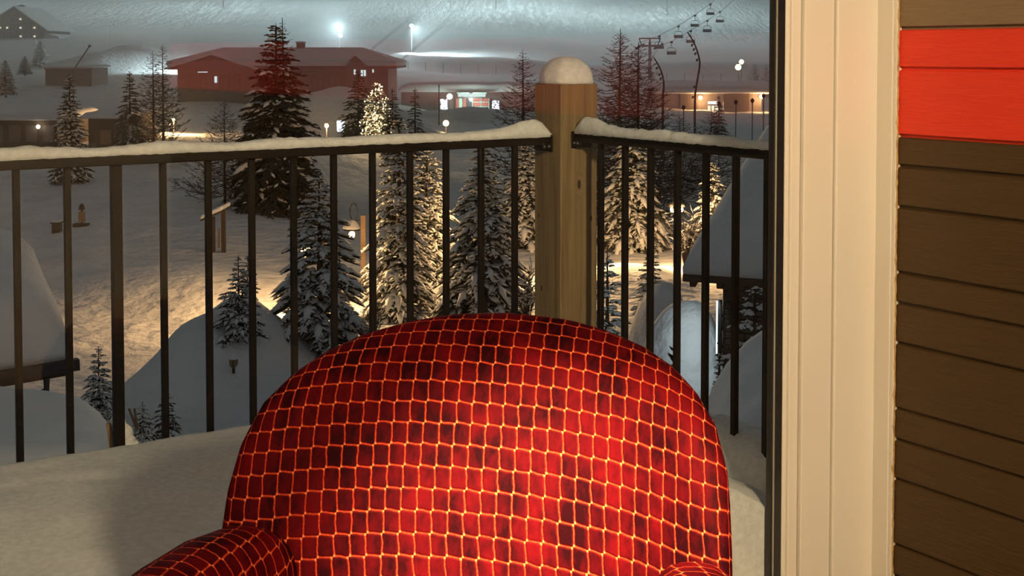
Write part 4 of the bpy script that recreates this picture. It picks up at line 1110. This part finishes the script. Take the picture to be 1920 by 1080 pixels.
# ================================================================== FAR BUILDINGS
def hip(mb, x0, x1, y0, y1, z, rx0, rx1, ry, rz, th=.3):
    mb.add([(x0, y0, z), (x1, y0, z), (x1, y1, z), (x0, y1, z), (rx0, ry, rz), (rx1, ry, rz), (x0, y0, z - th), (x1, y0, z - th), (x1, y1, z - th), (x0, y1, z - th)],
           [(0, 1, 5, 4), (1, 2, 5), (2, 3, 4, 5), (3, 0, 4), (0, 6, 7, 1), (1, 7, 8, 2), (2, 8, 9, 3), (3, 9, 6, 0), (9, 8, 7, 6)])
    return mb
WINL = emitter('lit_window', (.75, .95, 1.0), 1.1); WINW = emitter('warm_lit_window', (1.0, .86, .62), 1.6)
def window(root, x, z, w, h, y, pane=WGLASS, trim=WTRIM, bars=True, t=.12):
    f = MB(); f.box(x - w / 2 - t, x + w / 2 + t, y - .12, y, z - t, z + h + t); fo = f.build('window', trim, root)
    MB().box(x - w / 2, x + w / 2, y - .15, y - .121, z, z + h).build('pane', pane, fo)
    if bars:
        MB().box(x - .05, x + .05, y - .19, y - .151, z, z + h).build('glazing_bar', trim, fo)
    return fo
# red-brown chalet
d = 170; k = d / F; base = P(532, 196, d)
ch = empty('large_chalet', base - Vector((0, 0, .3))); tag(ch, 'wide dark timber chalet with snow-covered hipped roof and chimney', 'building')
X = lambda px: (px - 532) * k
Z = lambda py: (196 - py) * k + .3
MB().box(X(333), X(728), 0, 13, -1.5, Z(124)).build('wall', CHALET, ch)
hip(MB(), X(320), X(745), -1.6, 15, Z(124), X(402), X(672), 6.5, Z(97)).build('roof', LUMBER, ch)
hip(MB(), X(319), X(746), -1.7, 15.1, Z(124) + .65, X(400), X(670), 6.5, Z(97) + .6, .6).build('roof_snow', SNOWF, ch)
gb = MB(); gb.prism([(X(325), Z(130)), (X(405), Z(106)), (X(482), Z(130))], -2.2, 2.5); gb.build('front_gable', CHALET, ch, fix=True)
MB().prism([(X(318), Z(130)), (X(405), Z(103)), (X(489), Z(130)), (X(489), Z(127)), (X(405), Z(100)), (X(318), Z(127))], -2.6, 3.5).build('gable_roof_snow', SNOWF, ch, fix=True)
MB().prism([(X(655), Z(135)), (X(655), Z(122)), (X(670), Z(107)), (X(690), Z(123)), (X(690), Z(160)), (X(655), Z(160))], -1.9, 3.5).build('dormer', CHALET, ch, fix=True)
MB().prism([(X(648), Z(122)), (X(670), Z(104)), (X(695), Z(124)), (X(695), Z(121)), (X(670), Z(101)), (X(648), Z(119))], -2.3, 3.5).build('dormer_snow', SNOWF, ch, fix=True)
MB().box(X(542), X(556), 6, 7.5, Z(105), Z(80)).build('chimney', CHALET, ch); MB().box(X(541), X(557), 5.8, 7.7, Z(80), Z(77)).build('chimney_snow', SNOW, ch)
window(ch, X(685), Z(142), 9 * k, 11 * k, -1.9, WINL); window(ch, X(669), Z(139), 3 * k, 9 * k, -1.9, WINL, bars=False); window(ch, X(700), Z(136), 2.5 * k, 6 * k, -.0, WINL, bars=False)
for px in (360, 382, 406, 424, 445, 590, 612, 635): window(ch, X(px), Z(168), 9 * k, 26 * k, 0, CHALET, LUMBER, bars=False)
MB().box(X(404), X(408), -.5, -.2, Z(155), Z(143)).build('wall_lamp', WINL, ch); MB().box(X(379), X(397), -2.25, -2.2, Z(135.5), Z(134)).build('light_bar', WINL, ch)
# hotel with gable
d = 380; k = d / F; base = P(28, 92, d); ht = empty('gabled_hotel', base - Vector((0, 0, .3))); tag(ht, 'tall gabled hotel with rows of small windows on the hillside', 'building')
X = lambda px: (px - 28) * k
Z = lambda py: (92 - py) * k + .3
MB().box(X(-55), X(106), 0, 22, -6, Z(78)).build('base_storey', CONCR, ht)
MB().prism([(X(-28), Z(78)), (X(84), Z(78)), (X(84), Z(56)), (X(30), Z(15)), (X(-28), Z(56))], -.6, 22).build('wall', HOTELW, ht, fix=True)
MB().prism([(X(-36), Z(57)), (X(30), Z(14)), (X(92), Z(58)), (X(92), Z(56)), (X(30), Z(11.5)), (X(-36), Z(55))], -1.4, 22.5).build('roof_snow', SNOWF, ht, fix=True)
MB().box(X(84), X(108), 2, 18, Z(78), Z(72)).build('wing', CONCR, ht)
MB().prism([(X(83), Z(73)), (X(110), Z(73)), (X(107), Z(68)), (X(88), Z(63)), (X(83), Z(64))], 1, 19).build('wing_snow', SNOWF, ht, fix=True)
MB().box(X(14), X(20), 8, 10, Z(22), Z(8)).build('chimney', CONCR, ht); MB().box(X(21), X(27), 8, 10, Z(22), Z(7)).build('chimney', CONCR, ht)
hot = {(41, 37), (3, 53), (16, 53), (41, 53), (67, 53), (41, 70), (67, 70)}
for py, pxs in ((33, (16, 29, 41)), (49, (3, 16, 29, 41, 54, 67)), (65, (3, 16, 29, 41, 54, 67))):
    for px in pxs:
        w_ = window(ht, X(px), Z(py + 9), 4 * k, 9 * k, -.6, WGLASS, WTRIM, bars=False, t=.22)
        if (px, py + 4) in hot or (px, py + 5) in hot: MB().box(X(px) - .28, X(px) + .28, -.9, -.78, Z(py + 5), Z(py + 1.5)).build('room_lamp', WINW, w_)
mb = MB(); pts = [(X(28) + .45 * math.cos(a), -.75, Z(23) + .45 * math.sin(a)) for a in [2 * math.pi * i / 12 for i in range(13)]]; mb.tube(pts, .14, 5); mb.build('round_window', WTRIM, ht)
for px in (5, 17, 43, 55): window(ht, X(px), Z(90), 3 * k, 5 * k, 0, WGLASS, WTRIM, bars=False)
MB().sphere((X(28), -.6, Z(86)), .25, 8, 5).build('door_lamp', BULBW, ht, smooth=True); MB().sphere((X(81), -.6, Z(85)), .25, 8, 5).build('door_lamp', BULBW, ht, smooth=True)
# low dark buildings on the left
def low_building(px0, px1, ytop, ybase, d, label, name='low_building', snow_px=6):
    k = d / F; c = (px0 + px1) / 2; base = P(c, ybase, d); o = empty(name, base - Vector((0, 0, .3))); tag(o, label, 'building'); w = (px1 - px0) * k; h = (ybase - ytop) * k + .3
    MB().box(-w / 2, w / 2, 0, 8, -1.5, h).build('wall', LUMBER, o); mb = MB()
    snow_slab(mb, (-w / 2 - .4, -.5, h), (w / 2 + .4, -.5, h), (w / 2 + .4, 8.4, h + .2), (-w / 2 - .4, 8.4, h + .2), snow_px * k, 30, 16, .1, .06, .5, .1, seed=px0); mb.build('roof_snow', SNOW, o, smooth=True, fix=True)
    return o, k, h
o, k, h = low_building(-60, 108, 225, 268, 92, 'low dark timber building with long snowy roof under the hotel', snow_px=9)
for i in range(5): MB().box((-70 + i * 32) * k, (-50 + i * 32) * k, -.08, 0, .3 + 2 * k, h - 10 * k).build('panel', CHALET, o)
MB().sphere(((76 - 24) * k, -.4, h - 12 * k), .14, 8, 5).build('wall_lamp', BULBW, o, smooth=True)
o, k, h = low_building(166, 232, 222, 268, 88, 'small dark hut with snowy roof behind the slender spruce', 'timber_hut', 8)
MB().box(-10 * k, 10 * k, -.1, 0, .2, h * .6).build('door', LUMBERL, o)
# red-brown roof strip beyond the slender spruce
o, k, h = low_building(85, 172, 128, 150, 200, 'distant low shed with faint red roof edge below the hotel road', 'distant_shed', 3); MB().box(-43 * k, 43 * k, -.7, -.5, h - 2 * k, h).build('fascia', REDP, o)
# visitor centre with entrance
d = 200; k = d / F; base = P(875, 226, d); vc = empty('visitor_centre', base - Vector((0, 0, .4))); tag(vc, 'low visitor centre with glazed red entrance and lit canopy', 'building')
X = lambda px: (px - 875) * k
Z = lambda py: (226 - py) * k + .4
MB().box(X(752), X(1010), 0, 10, -1.5, Z(172)).build('wall', HOTELW, vc)
mb = MB(); snow_slab(mb, (X(748), -1, Z(172)), (X(1014), -1, Z(172)), (X(1014), 11, Z(172)), (X(748), 11, Z(172)), 1.2, 30, 16, .08, .15, .2, .15, seed=2); mb.build('roof_snow', SNOW, vc, smooth=True, fix=True)
MB().box(X(858), X(913), -2.4, 0, Z(175.5), Z(172.5)).build('canopy', GREENP, vc)
cn = MB().box(X(860), X(911), -2.5, -2.2, Z(180.5), Z(175)).build('light_panel', emitter('canopy_light', (.75, 1.0, .95), 1.25), vc)
MB().prism([(X(881), Z(174)), (X(887), Z(174)), (X(884), Z(181))], -2.7, -2.4).build('emblem', DARKM, vc, fix=True)
MB().box(X(866), X(912), -.5, 0, Z(222), Z(184)).build('glazing', WGLASS, vc)
for px in (886, 902, 917): MB().box(X(px) - .05, X(px) + .05, -.62, -.5, Z(222), Z(184)).build('mullion', GREENP, vc)
for py in (191, 200, 209): MB().box(X(886), X(917), -.64, -.5, Z(py) - .05, Z(py) + .05).build('transom', GREENP, vc)
for x0, x1, y0, y1 in ((903, 917, 184, 199), (887, 901, 184, 199), (868, 874, 184, 216), (855, 861, 184, 206)): MB().box(X(x0), X(x1), -.56, -.5 if x0 > 862 else 0, Z(y1), Z(y0)).build('red_panel', REDP, vc)
MB().box(X(861), X(867), -.6, 0, Z(216), Z(184)).build('green_panel', GREENP, vc)
dr = MB().box(X(888), X(900), -.7, -.52, Z(224), Z(210)).build('door', GREENP, vc); MB().box(X(890), X(894), -.75, -.7, Z(222), Z(212)).build('pane', WINW, dr)
tcu = bpy.data.curves.new('lettering', 'FONT'); tcu.body = "Centre d'accueil"; tcu.size = 4.6 * k * 1.25; tcu.align_x = 'CENTER'; tcu.extrude = .02
to = bpy.data.objects.new('lettering', tcu); C.objects.link(to); to.parent = vc; to.location = (X(884.5), -2.55, Z(183.2)); to.rotation_euler = (math.pi / 2, 0, 0); tcu.materials.append(DARKM)
bpy.context.view_layer.update()
tme = bpy.data.meshes.new_from_object(to.evaluated_get(bpy.context.evaluated_depsgraph_get())); tl, tr_ = to.location.copy(), to.rotation_euler.copy()
bpy.data.objects.remove(to); to = bpy.data.objects.new('lettering', tme); C.objects.link(to); to.parent = vc; to.location = tl; to.rotation_euler = tr_
point('canopy_glow', vc.location + Vector((X(885), -4, Z(184))), 1500, (.75, 1, .92), .6)
LEDM = emitter('led_curtain', (.72, .80, 1.0), 3.0)
def led(px0, px1, y0, y1, label, d=200):
    k = d / F; o = empty('light_curtain', P((px0 + px1) / 2, y1, d - 1.2)); tag(o, label, 'lights', 'blue-white light curtains'); w = (px1 - px0) * k; h = (y1 - y0) * k
    MB().box(-w / 2, w / 2, 0, .1, -.1, h).build('backing', DARKM, o); rg = random.Random(px0); mb = MB()
    for _ in range(170):
        x = rg.uniform(-w / 2, w / 2); z = rg.uniform(.1, h); mb.box(x - .05, x + .05, -.1, 0, z - .07, z + .07)
    mb.build('bulbs', LEDM, o)['kind'] = 'stuff'
led(826, 839, 186, 206, 'blue-white light curtain beside the bright lamp post')
led(923, 936, 189, 210, 'blue-white light curtain between entrance and bare larch')
led(633, 646, 228, 248, 'blue-white light curtain behind the dark spruces', 98)
globe_lamp(843, 181, 192, 'bright white lamp post before the visitor centre', 2200, 1, (1, .9, .75), BULBW, r=.42)
globe_lamp(808, 187, 205, 'soft lamp on the visitor centre forecourt', 900, 1, (1, .95, .8), BULBW, r=.35)
# long hut on the right with lit front
d = 210; k = d / F; base = P(1345, 212, d); rh = empty('lift_station_hut', base - Vector((0, 0, .5))); tag(rh, 'long dark hut with warm wall lamps and lit entrance', 'building')
X = lambda px: (px - 1345) * k
Z = lambda py: (212 - py) * k + .5
MB().box(X(1215), X(1428), 0, 9, -1.5, Z(175)).build('wall', CHALET, rh)
mb = MB(); snow_slab(mb, (X(1205), -1.2, Z(175)), (X(1470), -1.2, Z(175)), (X(1470), 12, Z(165)), (X(1205), 12, Z(163)), .8, 30, 16, .08, .15, .2, .2, seed=4); mb.build('roof_snow', SNOW, rh, smooth=True, fix=True)
for x0, x1 in ((1275, 1308), (1356, 1404)): MB().box(X(x0), X(x1), -.3, 0, Z(205), Z(176)).build('shutter', LUMBER, rh)
for x0, y0 in ((1355.5, 191), (1360.5, 191), (1355.5, 199), (1360.5, 199)): window(rh, X(x0 + 1.7), Z(y0 + 6), 3.4 * k, 6 * k, -.05, WINW, bars=False, t=.06)
MB().box(X(1327), X(1344), -.4, 0, Z(195), Z(190)).build('sign_panel', emitter('lit_sign', (1, .95, .85), 2.2), rh)
for x0 in (1327, 1334, 1341): MB().box(X(x0), X(x0 + 5), -.2, 0, Z(212), Z(198)).build('door', WINW, rh)
for px, py in ((1312, 183), (1426, 181)):
    MB().sphere((X(px), -.6, Z(py)), .35, 8, 5).build('wall_lamp', BULB, rh, smooth=True)
    point('hut_lamp_glow', rh.location + Vector((X(px), -1.4, Z(py) - .3)), 900, ORANGE, .3)

# ================================================================== SKI LIFT AND SLOPE
d = 250; k = d / F; base = G(1218, d); py_ = empty('lift_pylon', base - Vector((0, 0, 1))); tag(py_, 'steel chairlift pylon with wide crossarm rising behind bare larches', 'pylon')
zt = P(1218, 72, d).z - py_.location.z; zl = P(1218, 86, d).z - py_.location.z
MB().tube([(0, 0, 0), (0, 0, zl + .6)], [.42, .27], 10).build('mast', GREYM, py_)
ar = MB(); ar.bar((-20 * k, 0, zt), (20 * k, 0, zt), .25); ar.bar((-17 * k, 0, zl), (17 * k, 0, zl), .42); ar.bar((-20 * k, 0, zt), (-15 * k, 0, zl), .2); ar.bar((20 * k, 0, zt), (14 * k, 0, zl), .2); ar.bar((0, 0, zl), (0, 0, zt), .3)
ar.build('crossarm', GREYM, py_)
hn = MB()
for x in (-8, 10): hn.bar((x * k, 0, zl), (x * k, 0, zl + 7 * k), .08)
hn.bar((-8 * k, 0, zl + 7 * k), (10 * k, 0, zl + 7 * k), .08); hn.build('walkway_rail', GREYM, py_)
for sx in (-19, 16):
    sb = MB(); sb.bar((sx * k - .8, 0, zl - .6), (sx * k + .9, 1.0, zl + .3), .25, .3); so = sb.build('sheave_beam', DARKM, py_)
    for i in range(4): MB().sphere((sx * k - .7 + i * .5, i * .3, zl - .5 + i * .28), .22, 8, 5).build('sheave', DARKM, so, smooth=True)
# cables of the lift and the chairs hanging from them
upl = [(1199, 80, 250), (1236, 66.5, 256), (1272, 48, 268), (1303, 28, 282), (1332, 7, 298), (1365, -20, 320)]
dnl = [(1222, 108, 236), (1238, 85, 250), (1259, 77.5, 256), (1295, 57, 268), (1326, 38, 282), (1353, 20, 298), (1385, -8, 320)]
for nm, ln in (('nearer chairlift cable running up over the pylon', upl), ('second chairlift cable on the chair return side', dnl)):
    pts = [P(*p) for p in ln]; mb = MB(); mb.tube([p - pts[0] for p in pts], .05, 5); o = mb.build('lift_cable', DARKM, loc=pts[0]); tag(o, nm, 'cable', 'chairlift cables')
def lift_chair(px, py, d, label):
    p = P(px, py, d); o = empty('lift_chair', p); tag(o, label, 'ski lift chair', 'chairs hanging on the chairlift'); s = 17 / F * 256; w = s / 2
    MB().box(-.25, .25, -.2, .2, -.35, .05).build('grip', DARKM, o); MB().tube([(0, 0, -.1), (0, 0, -1.15), (.15, 0, -1.2)], .06, 5).build('hanger', DARKM, o)
    fr = MB(); fr.tube([(-w * .6, 0, -1.2), (w * .6, 0, -1.2)], .06, 5)
    for sx in (-1, 1): fr.tube([(sx * w * .6, 0, -1.2), (sx * w * .95, 0, -1.6), (sx * w, 0, -2.45)], .045, 5)
    fr.build('frame', DARKM, o); MB().box(-w, w, -.35, .35, -2.55, -2.3).build('seat', DARKM, o); MB().box(-w, w, .30, .38, -2.3, -1.9).build('backrest', GREYM, o)
for i, (px, py, dd) in enumerate(((1236, 67, 256), (1259, 78, 256), (1272, 48, 268), (1295, 57, 268), (1303, 28, 282), (1326, 38, 282), (1332, 7, 298), (1350, 21, 298))):
    lift_chair(px, py, dd, ['first chair up from the pylon on the nearer cable', 'first chair up from the pylon on the return cable', 'second chair up from the pylon on the nearer cable', 'second chair up from the pylon on the return cable', 'third chair up from the pylon on the nearer cable', 'third chair up from the pylon on the return cable', 'fourth chair up from the pylon on the nearer cable', 'fourth chair up from the pylon on the return cable'][i])
# cables crossing the slope in two bundles
for bi, (x0, y0, x1, y1) in enumerate(((691, 96, 805, -8), (744, 118, 880, -8))):
    for j in range(3):
        a = P(x0 + j * 3.2, y0 - j * 1, 210 + 20 * bi); b = P(x1 + j * 5, y1, 330); m_ = a.lerp(b, .5) - Vector((0, 0, .5))
        mb = MB(); mb.tube([a - a, m_ - a, b - a], .035, 4); o = mb.build('overhead_cable', DARKM, loc=a)
        tag(o, ('thin overhead cable in the bundle starting over the chalet roof', 'thin overhead cable in the bundle crossing the right flood lamp')[bi], 'cable', ('cables over the chalet', 'cables by the flood lamp')[bi])
# flood lamps on masts
FL = emitter('flood_lamp', (.85, .97, 1.0), 60.0)
FCOL = (.70, .93, 1.0)
def flood(px, ytop, d, label, power, heads, tgt, ang=150, omni=False):
    top = P(px, ytop, d); g = G(px, d); o = empty('flood_mast', g - Vector((0, 0, .5))); tag(o, label, 'flood lamp', 'flood lamp masts on the ski slope'); H = top.z - o.location.z
    MB().tube([(0, 0, 0), (0, 0, H)], [.16, .10], 8).build('mast', GREYM, o)
    for dz, dx in heads:
        c = MB().box(dx - .55, dx + .55, -.1, .5, H + dz - .35, H + dz + .35).build('lamp_housing', DARKM, o); MB().sphere((dx, -.25, H + dz), .5, 10, 6, .8).build('lamp_glass', FL, o, smooth=True)
    if omni: point('flood_glow', top + Vector((0, -1.5, -.5)), power, FCOL, .6)
    else: spot('flood_glow', top + Vector((0, -1.2, -.5)), tgt, power, ang, FCOL, .9, .6)
    return o
flood(637, 46, 330, 'double-headed flood lamp mast above the chalet roof', 90000, ((0, -.4), (-2.8, .3)), P(560, 130, 300), 165)
flood(772, 48, 350, 'single bright flood lamp mast beside the snow mound', 90000, ((0, 0),), P(860, 110, 345), 170)
flood(930, -190, 520, 'flood lamp mast high on the ski slope', 380000, ((0, 0),), P(1000, 0, 640), 165, True)
flood(1250, -190, 520, 'flood lamp mast highest along the chairlift', 270000, ((0, 0),), P(1160, 0, 640), 165, True)
flood(420, -190, 510, 'flood lamp mast on the slope above the chalet', 215000, ((0, 0),), P(420, 0, 640), 165, True)
flood(-150, -190, 510, 'flood lamp mast on the slope above the hotel', 110000, ((0, 0),), P(-50, 0, 640), 165, True)
flood(362, 108, 245, 'low flood lamp mast hidden behind the chalet gable', 28000, ((0, 0),), P(240, 130, 255), 165)
# leaning snow lance by the slender spruce
a = P(137, 133, 150); b = P(168, 86, 150); g = G(137, 150); o = empty('snow_lance', a); tag(o, 'thin leaning snow-making lance above the slender spruce', 'pole')
MB().tube([Vector((0, 0, min(0, g.z - a.z) - .3)), (0, 0, 0), b - a], .06, 6).build('pole', DARKM, o); MB().sphere(b - a, .18, 8, 5).build('nozzle', GREYM, o, smooth=True)
# snow machine shelter at the mast foot
d = 345; k = d / F; p = P(788, 124, d); o = empty('snow_groomer', p - Vector((0, 0, .4))); tag(o, 'grey snow groomer parked at the flood mast foot', 'vehicle')
MB().box(-12 * k, 8 * k, -1, 1.4, .2, 4.5 * k).build('body', GREYM, o, bevel=.15); MB().box(-6 * k, 1 * k, -1, 1.2, 4.5 * k, 8 * k).build('cab', WGLASS, o, bevel=.2); MB().prism([(8 * k, .2), (12 * k, 0), (13 * k, 5 * k), (9 * k, 4 * k)], -1.6, 1.6).build('blade', GREYM, o, fix=True)
for sy in (-1.3, .9): MB().box(-11 * k, 7 * k, sy, sy + .5, -.2, 2.2 * k).build('track', DARKM, o, bevel=.15)
# curved light poles
def curved_pole(pts_px, d, label, lamps):
    pts = [P(x, y, d) for x, y in pts_px]; g = G(pts_px[-1][0], d); o = empty('curved_light_pole', Vector((pts[-1].x, d, g.z - .3))); tag(o, label, 'light pole', 'curved light poles'); b = Vector(o.location)
    loc = [p - b for p in pts] + [Vector((0, 0, 0))]
    sm_ = []
    for i in range(len(loc) - 1):
        p0 = loc[max(i - 1, 0)]; p1 = loc[i]; p2 = loc[i + 1]; p3 = loc[min(i + 2, len(loc) - 1)]
        for q_ in range(5):
            t = q_ / 5; sm_.append(.5 * ((2 * p1) + (p2 - p0) * t + (2 * p0 - 5 * p1 + 4 * p2 - p3) * t * t + (3 * p1 - p0 - 3 * p2 + p3) * t ** 3))
    sm_.append(loc[-1]); MB().tube(sm_, [.045 + .05 * i / len(sm_) for i in range(len(sm_))], 7).build('pole', DARKM, o, smooth=True)
    for i in lamps:
        p = sm_[i]; MB().bar(p, p + Vector((-.16, 0, -.10)), .05).bar(p + Vector((-.14, 0, -.02)), p + Vector((-.20, 0, -.2)), .12).build('spotlight', DARKM, o)
curved_pole([(1289, 60), (1300, 78), (1308, 98), (1312, 118), (1309, 142), (1305, 165), (1303, 190)], 95, 'tall S-curved light pole with small spotlights', (6, 8, 10, 13, 24, 29))
curved_pole([(1226, 108), (1236, 125), (1243, 145), (1244.5, 165), (1243, 185)], 92, 'shorter curved light pole beside the bare larches', (5, 8, 10))
# unlit bollard lamps in a row
for i, (px, py) in enumerate(((1282, 203), (1348.5, 197), (1380, 193), (1411, 190), (1432, 181))):
    d = 80; t = P(px, py, d); g = G(px, d); o = empty('path_lamp', g - Vector((0, 0, .2))); tag(o, ('short unlit path lamp beside the tall S-curved pole', 'unlit path lamp beside the small dark spruce at the hut entrance', 'unlit path lamp in front of the dark hut shutter', 'unlit path lamp between dark shutter and outer wall lamp', 'tallest unlit path lamp past the end of the long hut')[i], 'lamp post', 'unlit path lamps before the hut'); H = t.z - o.location.z
    MB().tube([(0, 0, 0), (0, 0, H)], .04, 6).build('pole', GREYM, o); MB().lathe([(.05, -.1), (.13, .02), (.10, .12), (.02, .2)], 8, (0, 0, H)).build('lamp_head', DARKM, o)
d = 150; t = P(823, 160, d); g = G(823, d); o = empty('slim_mast', g - Vector((0, 0, .2))); tag(o, 'slim dark mast left of the visitor centre lights', 'pole'); MB().tube([(0, 0, 0), (0, 0, t.z - o.location.z)], [.10, .06], 6).build('pole', DARKM, o); MB().sphere((0, 0, t.z - o.location.z), .09, 6, 4).build('finial', DARKM, o)
# fence posts along the piste edge
fm = MB().tube([(0, 0, -.4), (0, 0, 2.2)], .07, 6).mesh('fence_post', DARKM)
for i, px in enumerate(list(range(765, 960, 33)) + list(range(1250, 1440, 34))):
    d = 300; b = G(px, d); o = bpy.data.objects.new('fence_post', fm); C.objects.link(o); o.location = b; o.scale = (1, 1, .9 + .2 * ((i * 37) % 5) / 5); tag(o, 'thin dark fence post along the edge of the piste', 'post', 'fence posts along the piste')

# ================================================================== MIST OVER THE VALLEY
mm, nt_, out_ = _mat('valley_mist')
vs_ = nt_.nodes.new('ShaderNodeVolumeScatter'); vs_.inputs['Density'].default_value = 0.0027; vs_.inputs['Anisotropy'].default_value = 0.25; vs_.inputs['Color'].default_value = (.95, .97, 1, 1)
nt_.links.new(vs_.outputs[0], out_.inputs['Volume'])
mist = MB().box(-700, 700, 62, 1300, -30, 260).build('valley_mist', mm); tag(mist, 'thin mist hanging over the far valley and ski slopes', 'mist', kind='stuff')
